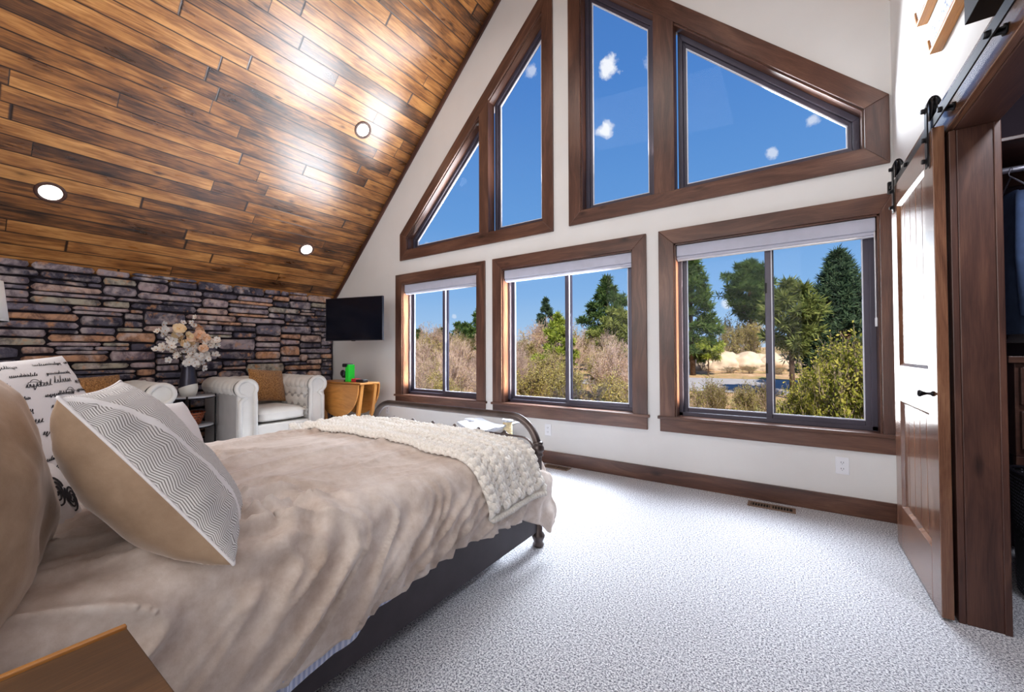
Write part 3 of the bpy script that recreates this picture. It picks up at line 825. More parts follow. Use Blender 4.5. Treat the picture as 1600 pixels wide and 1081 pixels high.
mb = MB(); mb.box(-.10, -.02, -.06, .06, .0, .005); mb.box(-.10, -.095, -.06, .06, 0, .22); mb.box(-.095, -.02, -.06, -.055, 0, .22); mb.box(-.095, -.02, .055, .06, 0, .22); mb.build('shade', M['black'], sc_, bevel=.002)
mb = MB(); mb.tube([(-.01, 0, .12), (-.06, 0, .12)], .008, 8); mb.build('arm', M['black'], sc_)

# ================================================================ BED
BX0, BX1, BY = -2.79, -1.245, 2.09
bed = thing('metal_bed', 'dark bronze metal bed with round tubular footboard and knotted lower bar', 'bed')
R = .195; zt = .757; rt = .0235
pts = [V(BX1, BY, .10), V(BX1, BY, zt-R)]+arc((BX1-R, BY, zt-R), R, 0, PI/2, 12)[1:]+[V(BX0+R, BY, zt)]+arc((BX0+R, BY, zt-R), R, PI/2, PI, 12)[1:]+[V(BX0, BY, .10)]
mb = MB(); mb.tube(pts, rt, 20)
mb.build('footboard_tube', M['metal_bed'], bed)
for x in (BX1, BX0):
    mb = MB(); mb.lathe([(.024, -.045), (.031, -.040), (.031, -.030), (.026, -.024), (.036, -.012), (.038, 0), (.036, .012), (.026, .024), (.031, .030), (.031, .038), (.024, .044)], (x, BY, .575), 28)
    mb.build('turned_collar', M['metal_bed'], bed)
    mb = MB(); mb.lathe([(.030, .0), (.034, .006), (.034, .014), (.026, .024), (.030, .036), (.038, .052), (.040, .064), (.034, .074), (.025, .084), (.024, .16)], (x, BY, 0), 28)
    mb.build('leg', M['metal_bed'], bed)
kn = [-1.49, -1.70, -1.913, -2.125, -2.335, -2.545]
mb = MB(); zl_ = .633
lp = [V(BX1-.02, BY, zl_-.085)]+arc((BX1-.115, BY, zl_-.09), .09, .1, PI/2, 6)+[V(BX0+.115, BY, zl_)]+arc((BX0+.115, BY, zl_-.09), .09, PI/2, PI-.1, 6)[1:]+[V(BX0+.02, BY, zl_-.085)]
mb.tube(lp, .0065, 10); mb.build('cross_bar', M['metal_bed'], bed)
for x in kn:
    mb = MB(); mb.lathe([(.0065, -.03), (.011, -.024), (.012, -.018), (.0185, -.010), (.021, 0), (.0185, .010), (.012, .018), (.011, .024), (.0065, .03)], (x, BY, zl_), 16, 'x')
    mb.lathe([(.0, .028), (.012, .022), (.012, .014), (.018, 0), (.012, -.016), (.007, -.03), (.0065, -.36)], (x, BY, zl_), 16)
    mb.build('spindle', M['metal_bed'], bed)
mb = MB(); mb.tube([(BX0, BY, .27), (BX1, BY, .27)], .010, 10); mb.build('lower_bar', M['metal_bed'], bed)
mb = MB(); mb.box(BX1-.012, BX1+.004, -.22, BY-.01, .088, .285, g=(0, 1, 0)); mb.box(BX1-.05, BX1-.012, -.22, BY-.01, .088, .094); mb.build('side_rail', M['metal_rail'], bed, bevel=.002)
mb = MB(); mb.box(BX0-.004, BX0+.012, -.22, BY-.01, .088, .285, g=(0, 1, 0)); mb.build('side_rail', M['metal_rail'], bed, bevel=.002)
# headboard
hp_ = [V(BX1, -.24, 0), V(BX1, -.24, 1.05-R)]+arc((BX1-R, -.24, 1.05-R), R, 0, PI/2, 10)[1:]+[V(BX0+R, -.24, 1.05)]+arc((BX0+R, -.24, 1.05-R), R, PI/2, PI, 10)[1:]+[V(BX0, -.24, 0)]
mb = MB(); mb.tube(hp_, rt, 16)
for i in range(6): mb.tube([(kn[i], -.24, .3), (kn[i], -.24, 1.05)], .007, 8)
mb.build('headboard', M['metal_bed'], bed)
mb = MB(); mb.box(-2.745, -1.315, -.17, 2.01, .12, .575)
tag(mb.build('mattress', M['linen_white'], bevel=.06, seg=5), 'white mattress lying inside the metal bed under the duvet', 'mattress')

# ---- duvet: draped shell with long soft folds
def lerp_tab(tab, y):
    if y <= tab[0][0]: return tab[0][1]
    for (a, fa), (b, fb) in zip(tab, tab[1:]):
        if y <= b:
            t = (y-a)/(b-a); t = t*t*(3-2*t); return fa+(fb-fa)*t
    return tab[-1][1]
def sst(a, b, x):
    t = min(1, max(0, (x-a)/(b-a))); return t*t*(3-2*t)
HEM = [(-.05, .16), (.3, .165), (.6, .215), (.95, .262), (1.3, .285), (1.62, .262), (1.85, .235), (1.98, .18), (2.06, .11), (2.14, .15)]
def duvet_point(s, t):
    """s: 0 left hem .. 1 right hem; t: position along Y"""
    y = t
    hem = lerp_tab(HEM, y)
    corner = sst(1.88, 2.05, y)
    topz = .622+.012*math.sin(2.2*y+.5)-.035*sst(1.75, 2.1, y)-.05*sst(2.02, 2.15, y)
    r = .10
    xr = -1.335+.015*math.sin(3*y); xl = -2.73
    Ltop = xr-xl; Lside_r = max(.02, topz-r-hem); Lside_l = .30
    arcl = r*PI/2
    tot = Lside_l+arcl+Ltop+arcl+Lside_r
    d = s*tot
    if d < Lside_l:
        q = 1-d/Lside_l; p = V(xl-r-.04*q, y, topz-r-Lside_l*q); n = V(-1, 0, .1)
    elif d < Lside_l+arcl:
        a = (d-Lside_l)/r; p = V(xl-r*math.cos(a), y, topz-r+r*math.sin(a)); n = V(-math.cos(a), 0, math.sin(a))
    elif d < Lside_l+arcl+Ltop:
        u = (d-Lside_l-arcl)/Ltop; p = V(xl+Ltop*u, y, topz+.022*math.sin(PI*u)); n = V(0, 0, 1)
    elif d < tot-Lside_r:
        a = (d-(tot-Lside_r-arcl))/r; p = V(xr+r*math.sin(a), y, topz-r+r*math.cos(a)); n = V(math.sin(a), 0, math.cos(a))
    else:
        q = (d-(tot-Lside_r))/Lside_r
        bulge = .035*math.sin(min(1, q*1.05)*PI*.75)+.020*q
        p = V(xr+r+bulge*(1-.3*corner)-.020*q*q*(1-corner)+.055*corner*(.35+.65*q), y, topz-r-Lside_r*q); n = V(1, 0, .12)
        if corner > 0: n = (n+V(0, .35*corner, 0))
    n.normalize()
    # fold field
    e = sst(-.35, .12, (d-(tot-Lside_r-arcl*.5)))       # 0 on top, 1 on the side
    al = .10+.75*e
    c = d+al*(2.1-t)*-1.0
    side = sst(-.02, .25, d-(tot-Lside_r-arcl))
    def rg(x, w): return (1-min(1, abs(noise.noise(V(*x)))*w))
    wv = .05*noise.noise(V(d*2.5, t*2.5, 3))
    f1 = rg(((c+wv)*5.2, t*.8+d*.3, 1.3), 2.6)**2.2
    f2 = rg(((c+wv*1.4)*12, t*1.7, 7.7), 2.6)**2.6
    f3 = rg((d*5+t*3, t*6-d*2, 2.2), 3.2)**3
    m1 = sst(-.25, .35, noise.noise(V(d*1.7, t*1.3, 5))+.12)
    m2 = sst(-.2, .4, noise.noise(V(d*2.1, t*1.9, 15)))
    h = (.028+.020*side)*f1*(.35+.65*m1)+(.016+.015*side)*f2*(.2+.8*m2)+.010*f3*m2*(1-.5*side)
    h += .020*noise.noise(V(d*2.2, t*2.2, 9))
    hemq = max(0, 1-abs(tot-d)/.22)
    if side > 0: h += hemq*.016*math.sin(t*46+3*noise.noise(V(t*4, 0, 2)))*sst(.6, 1.2, t)
    # puckers where the throw pillow presses in
    dd = math.hypot(t-.62, (d-(tot-Lside_r-arcl))*.8+.06)
    h += .018*math.exp(-(dd/.22)**2)*math.sin(dd*60+2.5*math.atan2(t-.62, d-(tot-Lside_r-arcl)))
    if corner > 0: h = h*(1-.3*corner)+.012*corner*math.sin((d+t*.8)*34)*side
    return p+n*max(h, -.012)+n*.006
NU, NVv = 250, 215
mb = MB()
T0_, T1_ = -.06, 2.135
for jv in range(NVv+1):
    pass
mb.grid(lambda u, v: duvet_point(u, T0_+(T1_-T0_)*v), NU, NVv)
duvet = mb.build('duvet', [M['velvet']], fix=False)
_bm = bmesh.new(); _bm.from_mesh(duvet.data); DBVH = BVHTree.FromBMesh(_bm); _bm.free()
so = duvet.modifiers.new('t', 'SOLIDIFY'); so.thickness = .012; so.offset = -1
tag(duvet, 'rumpled beige velvet duvet covering the metal bed and hanging over its side', 'duvet')
hem = [duvet_point(1.0, -.05+i*.02) for i in range(56)]
mb = MB()
def lin(u, v):
    k = u*(len(hem)-1); i = min(int(k), len(hem)-2); p = hem[i].lerp(hem[i+1], k-i)
    w = min(1, u*9)*min(1, (1-u)*3.0)
    return V(max(p.x-.010, BX1+.010)-.004*v, p.y, p.z+.014-v*(.016+.038*w)+.003*math.sin(u*40)*v)
mb.grid(lin, 120, 4); mb.build('lining', M['ticking'], duvet, fix=False)

# ---- chunky knitted throw
def throw():
    e = thing('knitted_throw', 'chunky cream cable knit throw laid across the foot of the bed', 'throw')
    # cross profile along t
    T0, T1 = -2.98, -1.30
    prof = []
    x = T0
    while x < T1: prof.append(V(x, 0, 0)); x += .02
    top_n = len(prof)
    def hit(y, t):
        L = T1-T0
        if t < L:
            h = DBVH.ray_cast(V(T0+t, y, 1.4), V(0, 0, -1))
            if h[0] is not None and h[0].z > .3: return h[0], V(0, 0, 1)
            return V(T0+t, y, .60), V(0, 0, 1)
        a = (t-L)
        r = .09
        if a < r*PI/2:
            th = PI/2-a/r; c = V(T1, y, .53)
            dr = V(math.cos(th), 0, math.sin(th))
            h = DBVH.ray_cast(c+dr*.6, -dr)
            p = h[0] if h[0] is not None else c+dr*.09
            if (p-c).length > .2: p = c+dr*.14
            return p, dr
        z = .53-(a-r*PI/2)
        p = duvet_point(1.0, y)
        h = DBVH.ray_cast(V(-.4, min(y, 2.05), max(z, p.z+.02)), V(-1, 0, 0))
        px = h[0].x if h[0] is not None and h[0].x > -1.3 else -1.2
        return V(px, y, z), V(1, 0, 0)
    NS, NTt = 15, 118
    LT = 1.99
    P = np.zeros((NS, NTt, 3)); N = np.zeros((NS, NTt, 3))
    for i in range(NS):
        for k in range(NTt):
            t = LT*k/(NTt-1); s = i/(NS-1)
            yb = 1.50+.50*s
            y = yb+.025*math.sin(t*3.1+.6)-.035*max(0, 1-t/.6)+(.02*math.sin(t*7) if i == 0 else 0)
            if t < .25: y += (.25-t)*.35*(.5-s)*.6
            y = min(y, BY-.045)
            p, n = hit(y, t); P[i, k] = p; N[i, k] = n
    for _ in range(3):
        for A in (P, N):
            B = A.copy(); B[:, 1:-1] = (A[:, :-2]+2*A[:, 1:-1]+A[:, 2:])/4; A[:] = B
            B = A.copy(); B[1:-1] = (A[:-2]+2*A[1:-1]+A[2:])/4; A[:] = B
    def S(s, t):
        a = min(max(s*(NS-1), 0), NS-1.001); b = min(max(t/LT*(NTt-1), 0), NTt-1.001)
        i, k = int(a), int(b); fa, fb = a-i, b-k
        def L(A): return V(*((A[i, k]*(1-fa)+A[i+1, k]*fa)*(1-fb)+(A[i, k+1]*(1-fa)+A[i+1, k+1]*fa)*fb))
        return L(P), L(N).normalized()
    mb = MB()
    ncol = 13; rnd = random.Random(3)
    st = .040
    ns = int(LT/st)
    for c in range(ncol):
        s0 = (c+.5)/ncol
        ridge = c % 3 == 0
        for q in range(ns):
            t0 = q*st+(.5*st if c % 2 else 0)
            if t0 > LT-.02: continue
            for sd in (-1, 1):
                # one lobe of the V stitch
                ds = .30/ncol*sd
                A, nA = S(s0+ds*1.35, t0-st*.35); Bp, nB = S(s0+ds*.95, t0+st*.25); Cp, nC = S(s0+ds*.2, t0+st*.75)
                h = .026+(.010 if ridge else 0)+rnd.uniform(-.002, .002)
                pp = [A+nA*(h*.55), A.lerp(Bp, .5)+nA*(h*.95), Bp+nB*h*1.05, Bp.lerp(Cp, .6)+nC*h*.85, Cp+nC*(h*.45)]
                r = .0125+(.002 if ridge else 0)
                mb.tube(pp, [r*.55, r*.98, r*1.12, r*.95, r*.45], 7, smooth=True)
    mb.build('yarn_stitches', M['knit'], e, fix=False)
    # thick backing so that nothing shows through the stitches
    mb = MB()
    def bk(u, v):
        p, n = S(u, v*LT); return p+n*.012
    mb.grid(bk, 26, 110); b = mb.build('backing', M['knit'], e, fix=False)
    # fold the two long edges with a chain stitch
    for s_ in (0.0, 1.0):
        mb = MB()
        for q in range(int(LT/.045)):
            t0 = q*.045
            A, n = S(s_, t0); B2, n2 = S(s_, min(t0+.055, LT))
            mb.tube([A+n*.010, A.lerp(B2, .5)+n*.026, B2+n*.012], [.008, .0165, .008], 8)
        mb.build('edge_chain', M['knit'], e, fix=False)
    mb = MB()
    for q in range(26):
        A, n = S(q/26, LT); B2, n2 = S(min(1, (q+1.15)/26), LT)
        mb.tube([A+n*.008, A.lerp(B2, .5)+n*.024+V(0, 0, -.006), B2+n*.010], [.008, .016, .008], 8)
    mb.build('edge_chain', M['knit'], e, fix=False)
    return e
throw()

# ================================================================ PILLOWS
def frame_from(center, U, Vv):
    U = Vector(U).normalized(); Vv = Vector(Vv); Vv = (Vv-U*Vv.dot(U)).normalized(); N = U.cross(Vv)
    m = Matrix((U, Vv, N)).transposed().to_4x4(); m.translation = Vector(center); return m
def pillow_surf(w, h, T, sd, bow=.07, wr=.010, pw=.5, sag=0, tb=None):
    Tf = T; Tb = tb or T
    def S(u, v, side):
        T = Tf if side > 0 else Tb
        e = max(0, (1-abs(u)**2.4)*(1-abs(v)**2.4))
        x = u*w/2*(1-bow*(1-v*v)); y = v*h/2*(1-bow*(1-u*u))
        z = side*T/2*e**pw
        q = V(x*1.0, y*1.0, side*.5)
        z += side*wr*(e**.35)*(noise.noise(V(x*5+sd, y*5, side*3))+.6*noise.noise(V(x*13, y*13+sd, side)))
        # gathers along the edges
        ed = max(0, 1-e*1.6)
        z += side*wr*.5*ed*math.sin((x if abs(v) > abs(u) else y)*70+sd)*(e**.3)
        z += -sag*(x*x+y*y)
        return V(x, y, z)
    return S
def pillow(name, L, cat, center, U, Vv, w, h, T, mats, sd=0, n=34, group=None, piping=None, **k):
    e = thing(name, L, cat, (0, 0, 0), 0, group)
    e.matrix_world = frame_from(center, U, Vv)
    S = pillow_surf(w, h, T, sd, **k)
    mb = MB()
    def warp(t): return math.sin((t*2-1)*PI/2)
    mb.grid(lambda u, v: S(warp(u), warp(v), 1), n, n, 0)
    f = mb.build('front_cover', mats[0], e, fix=False)
    mb = MB(); mb.grid(lambda u, v: S(warp(u), warp(v), -1), n, n, 0, flip=True)
    mb.build('back_cover', mats[1], e, fix=False)
    if piping:
        mb = MB(); loop = []
        for i in range(n): loop.append(S(warp(i/n), -1, 1))
        for i in range(n): loop.append(S(1, warp(i/n), 1))
        for i in range(n): loop.append(S(warp(1-i/n), 1, 1))
        for i in range(n): loop.append(S(-1, warp(1-i/n), 1))
        mb.tube(loop, .004, 6, closed=True); mb.build('piping', piping, e, fix=False)
    return e, S, f
NB = V(.365, .747, .556)
pA = pillow('herringbone_pillow', 'herringbone woven throw pillow with white stripe and beige velvet back, front of bed', 'pillow',
    (-1.425, .398, .842), (-.90, .40, .02), (-.15, -.55, .80), .44, .54, .15, (M['herring'], M['velvet_dark']), 2, n=44, piping=M['linen_white'], bow=.05, wr=.012, tb=.33)
pB = pillow('white_pillow', 'plain white pillow leaning behind the herringbone pillow', 'pillow',
    (-1.82, .47, .755), (-.75, .62, -.12), (-.12, -.22, .9), .58, .48, .20, (M['linen_white'], M['linen_white']), 5, wr=.009)
pC = pillow('script_pillow', 'white pillow printed with black handwriting, left of the herringbone pillow', 'pillow',
    (-1.93, .125, .875), (-.80, .58, .02), (-.22, -.30, .92), .94, .56, .22, (M['linen_white'], M['linen_white']), 8, wr=.008)
pD = pillow('large_sham_pillow', 'large beige velvet pillow cut by the left edge beside the nightstand', 'pillow',
    (-1.40, .00, .84), (-.93, .33, .05), (-.10, -.12, .98), .62, .60, .32, (M['velvet_dark'], M['velvet_dark']), 13, wr=.020)
pE = pillow('scroll_pillow', 'cream pillow with dark scroll ornament tucked low under the script pillow', 'pillow',
    (-1.72, .14, .72), (-.86, .50, .0), (-.18, -.34, .90), .46, .30, .16, (M['linen_white'], M['velvet_dark']), 21, wr=.005)
# handwriting
ink = simple('ink_black', srgb(40, 38, 46), .9)
def stroke(mb, S, pts, wd, w, h, off=.0022):
    """pts in pillow u,v ; flat ribbon riding on the front surface"""
    P3 = [S(max(-.99, min(.99, u)), max(-.99, min(.99, v)), 1)+V(0, 0, off) for u, v in pts]
    vs = []; fs = []
    for i, p in enumerate(P3):
        t = (P3[min(i+1, len(P3)-1)]-P3[max(i-1, 0)]); 
        if t.length < 1e-6: t = V(1, 0, 0)
        t.normalize(); n_ = V(-t.y, t.x, 0)
        if n_.length < 1e-5: n_ = V(0, 1, 0)
        n_.normalize()
        k = wd*(.55+.6*abs(t.y)); vs += [p-n_*k, p+n_*k]
    for i in range(len(P3)-1): fs.append((2*i, 2*i+1, 2*i+3, 2*i+2))
    mb.add(vs, fs)
def cursive(x0, x1, y, hgt, rnd, slant=.7):
    pts = []; x = x0; ph = 0
    while x < x1:
        wl = hgt*rnd.uniform(.5, .9); tall = rnd.random()
        up = hgt*(1.9 if tall > .8 else 1.0)*rnd.uniform(.8, 1.1); dn = -hgt*.9 if tall < .12 else 0
        for i in range(9):
            a = 2*PI*i/9
            yy = y+(up if math.sin(a) > 0 else up*.2)*max(0, math.sin(a))+dn*max(0, -math.sin(a))*.9
            xx = x+wl*i/9+.42*wl*math.sin(a*1.0+.6)*(.5 if tall > .5 else .2)
            pts.append((xx+(yy-y)*slant, yy))
        x += wl
    return pts
mb = MB(); rnd = random.Random(8); S = pC[1]
for r in range(12):
    y = .86-r*.15; x = -.92
    hg = rnd.choice([.026, .036, .05])
    while x < .86:
        L_ = rnd.uniform(.15, .42); e_ = min(x+L_, .9)
        stroke(mb, S, cursive(x, e_, y+rnd.uniform(-.015, .015), hg, rnd), .0016, .66, .6); x = e_+rnd.uniform(.05, .16)
# the large capital M with its looped entry stroke
def bez(p0, p1, p2, p3, n=14):
    return [tuple((1-t)**3*Vector(p0)+3*(1-t)**2*t*Vector(p1)+3*(1-t)*t*t*Vector(p2)+t**3*Vector(p3)) for t in [i/n for i in range(n+1)]]
def glyphM(ox, oy, s):
    q = bez((.12, .18), (-.02, .02), (-.22, .25), (-.05, .5))+bez((-.05, .5), (.1, .7), (.3, .5), (.42, -.25))[1:]+bez((.42, -.25), (.45, .3), (.6, .62), (.68, .6))[1:]+bez((.68, .6), (.76, .5), (.8, .1), (.86, -.22))[1:]
    return [(ox+a*s, oy+b*s) for a, b in q]
G = glyphM(.36, -.02, .34)
stroke(mb, S, G, .0048, .66, .6)
for q in ((.5, .45, .12), (.2, .62, .12)):
    pp = bez((q[0], q[1]), (q[0]+q[2], q[1]+q[2]*.9), (q[0]+q[2]*1.2, q[1]-q[2]*.6), (q[0]-q[2]*.1, q[1]-q[2]*.5))+bez((q[0]-q[2]*.1, q[1]-q[2]*.5), (q[0]-q[2]*.7, q[1]), (q[0]+q[2]*.2, q[1]+q[2]*.3), (q[0]+q[2]*1.3, q[1]-q[2]*.4))[1:]
    stroke(mb, S, pp, .0014, .66, .6)
mb.build('handwriting', ink, pC[2], fix=False)
mb = MB(); S = pE[1]
for cx, cy, s in ((-.55, .1, .35), (-.2, -.2, .3), (-.3, .45, .3), (.2, .1, .35), (.5, -.2, .3), (-.75, -.35, .25)):
    for k in range(3):
        a0 = k*2.1; pts = []
        for i in range(22):
            t = i/21; rr = s*(1-t*.85); a = a0+t*5.5; pts.append((cx+rr*math.cos(a)*.55, cy+rr*math.sin(a)))
        stroke(mb, S, pts, .0042, .46, .3)
mb.build('scroll_ornament', ink, pE[2], fix=False)

# ---- nightstand
ns = thing('nightstand', 'dark stained wooden nightstand beside the bed at the lower left corner', 'nightstand', (-.775, -.02, 0))
hw, hd_ = .225, .235
mb = MB(); mb.box(-hw+.012, hw, -hd_, hd_-.0, .635, .657, g=(0, 1, 0)); mb.build('top', M['wood_stand'], ns, bevel=.002)
mb = MB(); mb.box(-hw, -hw+.012, -hd_, hd_, .630, .662, g=(0, 1, 0)); mb.build('edge_strip', M['wood_oak'], ns, bevel=.002)
mb = MB(); mb.box(-hw+.02, hw-.02, -hd_+.015, hd_-.015, .14, .635, g=(0, 0, 1)); cb = mb.build('carcass', M['wood_stand'], ns, bevel=.003)
for z in (.17, .40):
    mb = MB(); mb.box(-hw+.04, hw-.04, hd_-.015, hd_+.004, z, z+.21, g=(1, 0, 0)); dr = mb.build('drawer', M['wood_stand'], ns, bevel=.003)
    mb = MB(); mb.lathe([(.010, .0), (.007, .012), (.014, .022), (0, .028)], (0, hd_+.003, z+.1), 14, 'y'); mb.build('knob', M['black'], dr)
for sx in (-1, 1):
    for sy in (-1, 1):
        mb = MB(); mb.box(sx*(hw-.045)-.02, sx*(hw-.045)+.02, sy*(hd_-.04)-.02, sy*(hd_-.04)+.02, 0, .14); mb.build('leg', M['wood_stand'], ns, bevel=.003)

# ================================================================ SEATING CORNER
def P_prof(yc, zc, r, n, x_scale=1):
    return [(yc+r*math.cos(a), zc+r*math.sin(a)) for a in [2*PI*i/n for i in range(n)]]
def armchair(L, x, y):
    """chesterfield chair facing +X, origin on the floor at the back left"""
    e = thing('chesterfield_armchair', L, 'armchair', (x, y, 0), group='chesterfield armchairs by the stone wall')
    Wd, Dp = 1.0, .92
    # base
    mb = MB(); mb.box(.04, Dp-.03, .12, Wd-.12, .06, .34); mb.build('seat_base', M['cream'], e, bevel=.02, seg=3)
    # cushion
    mb = MB()
    def cu(u, v, s):
        ex = (1-abs(u)**6)*(1-abs(v)**6)
        return V(.52+u*.37, .5+v*.275, .425+s*(.035+.055*max(ex, 0)**.5)*(1 if s > 0 else .8))
    mb.grid(lambda u, v: cu(u*2-1, v*2-1, 1), 24, 20); mb.grid(lambda u, v: cu(u*2-1, v*2-1, -1), 24, 20, flip=True)
    q = []
    mb.build('seat_cushion', M['cream'], e, fix=False)
    mb = MB()
    def sd(u, v):
        a = 2*PI*u; c, s = math.cos(a), math.sin(a); k = 1/max(abs(c)**8+abs(s)**8, 1e-9)**.125
        return V(.52+.372*c*k, .5+.277*s*k, .425+(v*2-1)*.037)
    mb.grid(sd, 60, 2, closeu=True); mb.build('cushion_band', M['cream'], e, fix=False)
    # arms with scroll roll
    for s in (0, 1):
        yo = (lambda v: v) if s == 0 else (lambda v: Wd-v)
        mb = MB(); mb.box(.03, Dp-.02, min(yo(.0), yo(.20)), max(yo(.0), yo(.20)), .05, .72)
        mb.build('arm_panel', M['cream_grey'], e, bevel=.012, seg=3)
        # inner tufted face
        mb = MB()
        def inner(u, v):
            X = .12+u*(Dp-.16); Z = .36+v*.40
            k = .5+.5*math.cos(2*PI*((X-.12)/.15+(.5 if int(v*3.0) % 2 else 0)))
            k2 = .5+.5*math.cos(2*PI*v*3)
            return V(X, yo(.205+.028*(1-k*k2*.9)-.02), Z)
        mb.grid(inner, 40, 20); mb.build('tufted_lining', M['cream'], e)
        # scroll
        mb = MB()
        yc, zc = yo(.095), .765
        def roll(u, v):
            X = .02+u*(Dp-.05); a = 2*PI*v
            pl = abs(math.sin(PI*X/.115))**.5
            r = .098+.012*pl
            sg = 1 if s == 0 else -1
            return V(X, yc+sg*(-r*1.18*math.cos(a)), zc+r*math.sin(a)*.98)
        mb.grid(roll, 72, 22)
        mb.build('arm_roll', M['cream'], e)
        # scroll front with piping
        mb = MB()
        sg = 1 if s == 0 else -1
        disc = [(yc-sg*.105*1.12*math.cos(a), zc+.102*math.sin(a)) for a in [2*PI*i/28 for i in range(28)]]
        mb.prism(disc, 'x', Dp-.04, Dp-.012)
        mb.prism([(yo(.01), .06), (yo(.195), .06), (yo(.195), .74), (yo(.01), .74)], 'x', Dp-.05, Dp-.014)
        f = mb.build('front_facing', M['cream'], e, bevel=.006)
        mb = MB()
        loop = [V(Dp-.008, yo(.185), .07), V(Dp-.008, yo(.185), .62)]
        aa = [(-.55+ (2*PI-1.1)*i/24) for i in range(25)]
        for a in aa: loop.append(V(Dp-.008, yc+sg*(.098*math.cos(a)), zc+.092*math.sin(a)))
        loop += [V(Dp-.008, yo(.03), .62), V(Dp-.008, yo(.03), .07)]
        mb.tube(loop, .022, 10); mb.build('rolled_border', M['cream'], f)
    # back
    mb = MB(); mb.box(.0, .17, .06, Wd-.06, .05, .72); mb.build('back_panel', M['cream_grey'], e, bevel=.012)
    mb = MB()
    def br(u, v):
        Y = .02+u*(Wd-.04); a = 2*PI*v; r = .092+.012*abs(math.sin(PI*Y/.115))**.5
        return V(.09+r*1.1*math.cos(a), Y, .765+r*math.sin(a))
    mb.grid(br, 72, 20)
    def bi(u, v):
        Y = .2+u*(Wd-.4); Z = .42+v*.33; k = (.5+.5*math.cos(2*PI*(Y/.15+(.5 if int(v*3) % 2 else 0))))*(.5+.5*math.cos(2*PI*v*3))
        return V(.20-.03*k, Y, Z)
    mb.grid(bi, 40, 20); mb.build('backrest', M['cream'], e)
    for i in range(5):
        for k in range(2):
            mb = MB(); mb.lathe([(0, .010), (.009, .006), (.011, 0)], (.17, .27+i*.115+(k*.055), .52+k*.11), 10, 'x'); mb.build('button', M['cream'], e)
    for px in (.09, Dp-.10):
        for py in (.09, Wd-.09):
            mb = MB(); mb.lathe([(.018, 0), (.028, .02), (.030, .06)], (px, py, 0), 16); mb.build('leg', M['wood_jamb'], e)
    return e
armchair('cream chesterfield armchair beside the wooden drop leaf table', -5.82, 1.925)
armchair('cream chesterfield armchair mostly hidden behind the bed pillows', -5.82, .385)
pillow('boucle_cushion', 'rust brown boucle cushion in armchair beside the drop leaf table', 'cushion', (-5.50, 2.50, .745), (-.18, .96, -.10), (-.33, .06, .92), .46, .42, .15, (M['boucle'], M['boucle']), 3, group='rust boucle cushions', wr=.006, bow=.04)
pillow('boucle_cushion', 'rust brown boucle cushion peeking over the bed pillows at the left', 'cushion', (-5.50, .93, .745), (-.18, .96, .04), (-.33, .0, .92), .46, .40, .15, (M['boucle'], M['boucle']), 4, group='rust boucle cushions', wr=.006, bow=.04)

# ---- side table, vase, basket
TX, TY = -5.42, 1.655
st = thing('side_table', 'round two tier side table with pale tops and thin black legs', 'side table', (TX, TY, 0))
for z, r in ((.69, .235), (.375, .225)):
    mb = MB(); mb.lathe([(0, z-.016), (r-.006, z-.016), (r, z-.012), (r, z-.004), (r-.004, z), (0, z)], n=48); mb.build('tier_top', M['marble'], st)
    mb = MB(); mb.tube([(r*math.cos(a)*1.005, r*math.sin(a)*1.005, z-.018) for a in [2*PI*i/40 for i in range(40)]], .006, 8, closed=True); mb.build('rim', M['black'], st)
for a in (-.35, 1.25, 2.8, 4.3):
    mb = MB(); mb.tube([(.238*math.cos(a), .238*math.sin(a), 0), (.238*math.cos(a), .238*math.sin(a), .70)], .0085, 10); mb.build('leg', M['black'], st)
va = thing('flower_vase', 'tapered vase with dark metallic upper half and cream lower half', 'vase', (TX+.02, TY-.01, .69))
mb = MB()
mb.lathe([(0, 0), (.066, 0), (.080, .05), (.086, .085), (.083, .11), (.079, .145)], n=40); mb.build('cream_base', M['vase_white'], va)
mb = MB()
def vz(u, v):
    a = 2*PI*u; z0 = .105+.030*max(-.6, math.cos(a-.6)); z = z0+(.335-z0)*v
    r = .0795+(.051-.0795)*((z-.14)/.195) if z > .14 else .0795+(.0875-.0795)*((.14-z)/.055)
    return V((r+.0008)*math.cos(a), (r+.0008)*math.sin(a), z)
mb.grid(vz, 40, 12, closeu=True); mb.lathe([(.052, .335), (.045, .335), (.045, .20), (0, .2)], n=40)
mb.build('metallic_sleeve', M['vase_dark'], va, fix=False)
M['petal_white'] = m_leaf('white_petal', [(0, srgb(232, 228, 222)), (1, srgb(252, 250, 248))], .3)
M['petal_peach'] = m_leaf('peach_petal', [(0, srgb(230, 176, 130)), (.5, srgb(246, 208, 176)), (1, srgb(252, 230, 212))], .3)
M['petal_cream'] = m_leaf('cream_petal', [(0, srgb(236, 206, 150)), (1, srgb(250, 234, 206))], .3)
M['pollen'] = simple('flower_heart', srgb(188, 120, 40), .8)
def blossom(mb, c, nrm, r, rnd, petals=5):
    n = Vector(nrm).normalized(); a = n.orthogonal().normalized(); b = n.cross(a)
    for k in range(petals):
        th = 2*PI*k/petals+rnd.uniform(-.2, .2); d = a*math.cos(th)+b*math.sin(th); s_ = n.cross(d)
        cup = rnd.uniform(.15, .55)
        vs = []
        for (u, w) in ((0, .08), (.35, .42), (.7, .5), (1.0, .30), (1.05, 0)):
            base = c+d*(r*u*(1-.15*cup*u))+n*(r*cup*u*u*.9)
            if w == 0: vs.append(base)
            else: vs += [base-s_*w*r*.85+n*r*.10*u, base+s_*w*r*.85+n*r*.10*u]
        mb.add(vs, [(0, 1, 3, 2), (2, 3, 5, 4), (4, 5, 7, 6), (6, 7, 8)], None, 0, True)
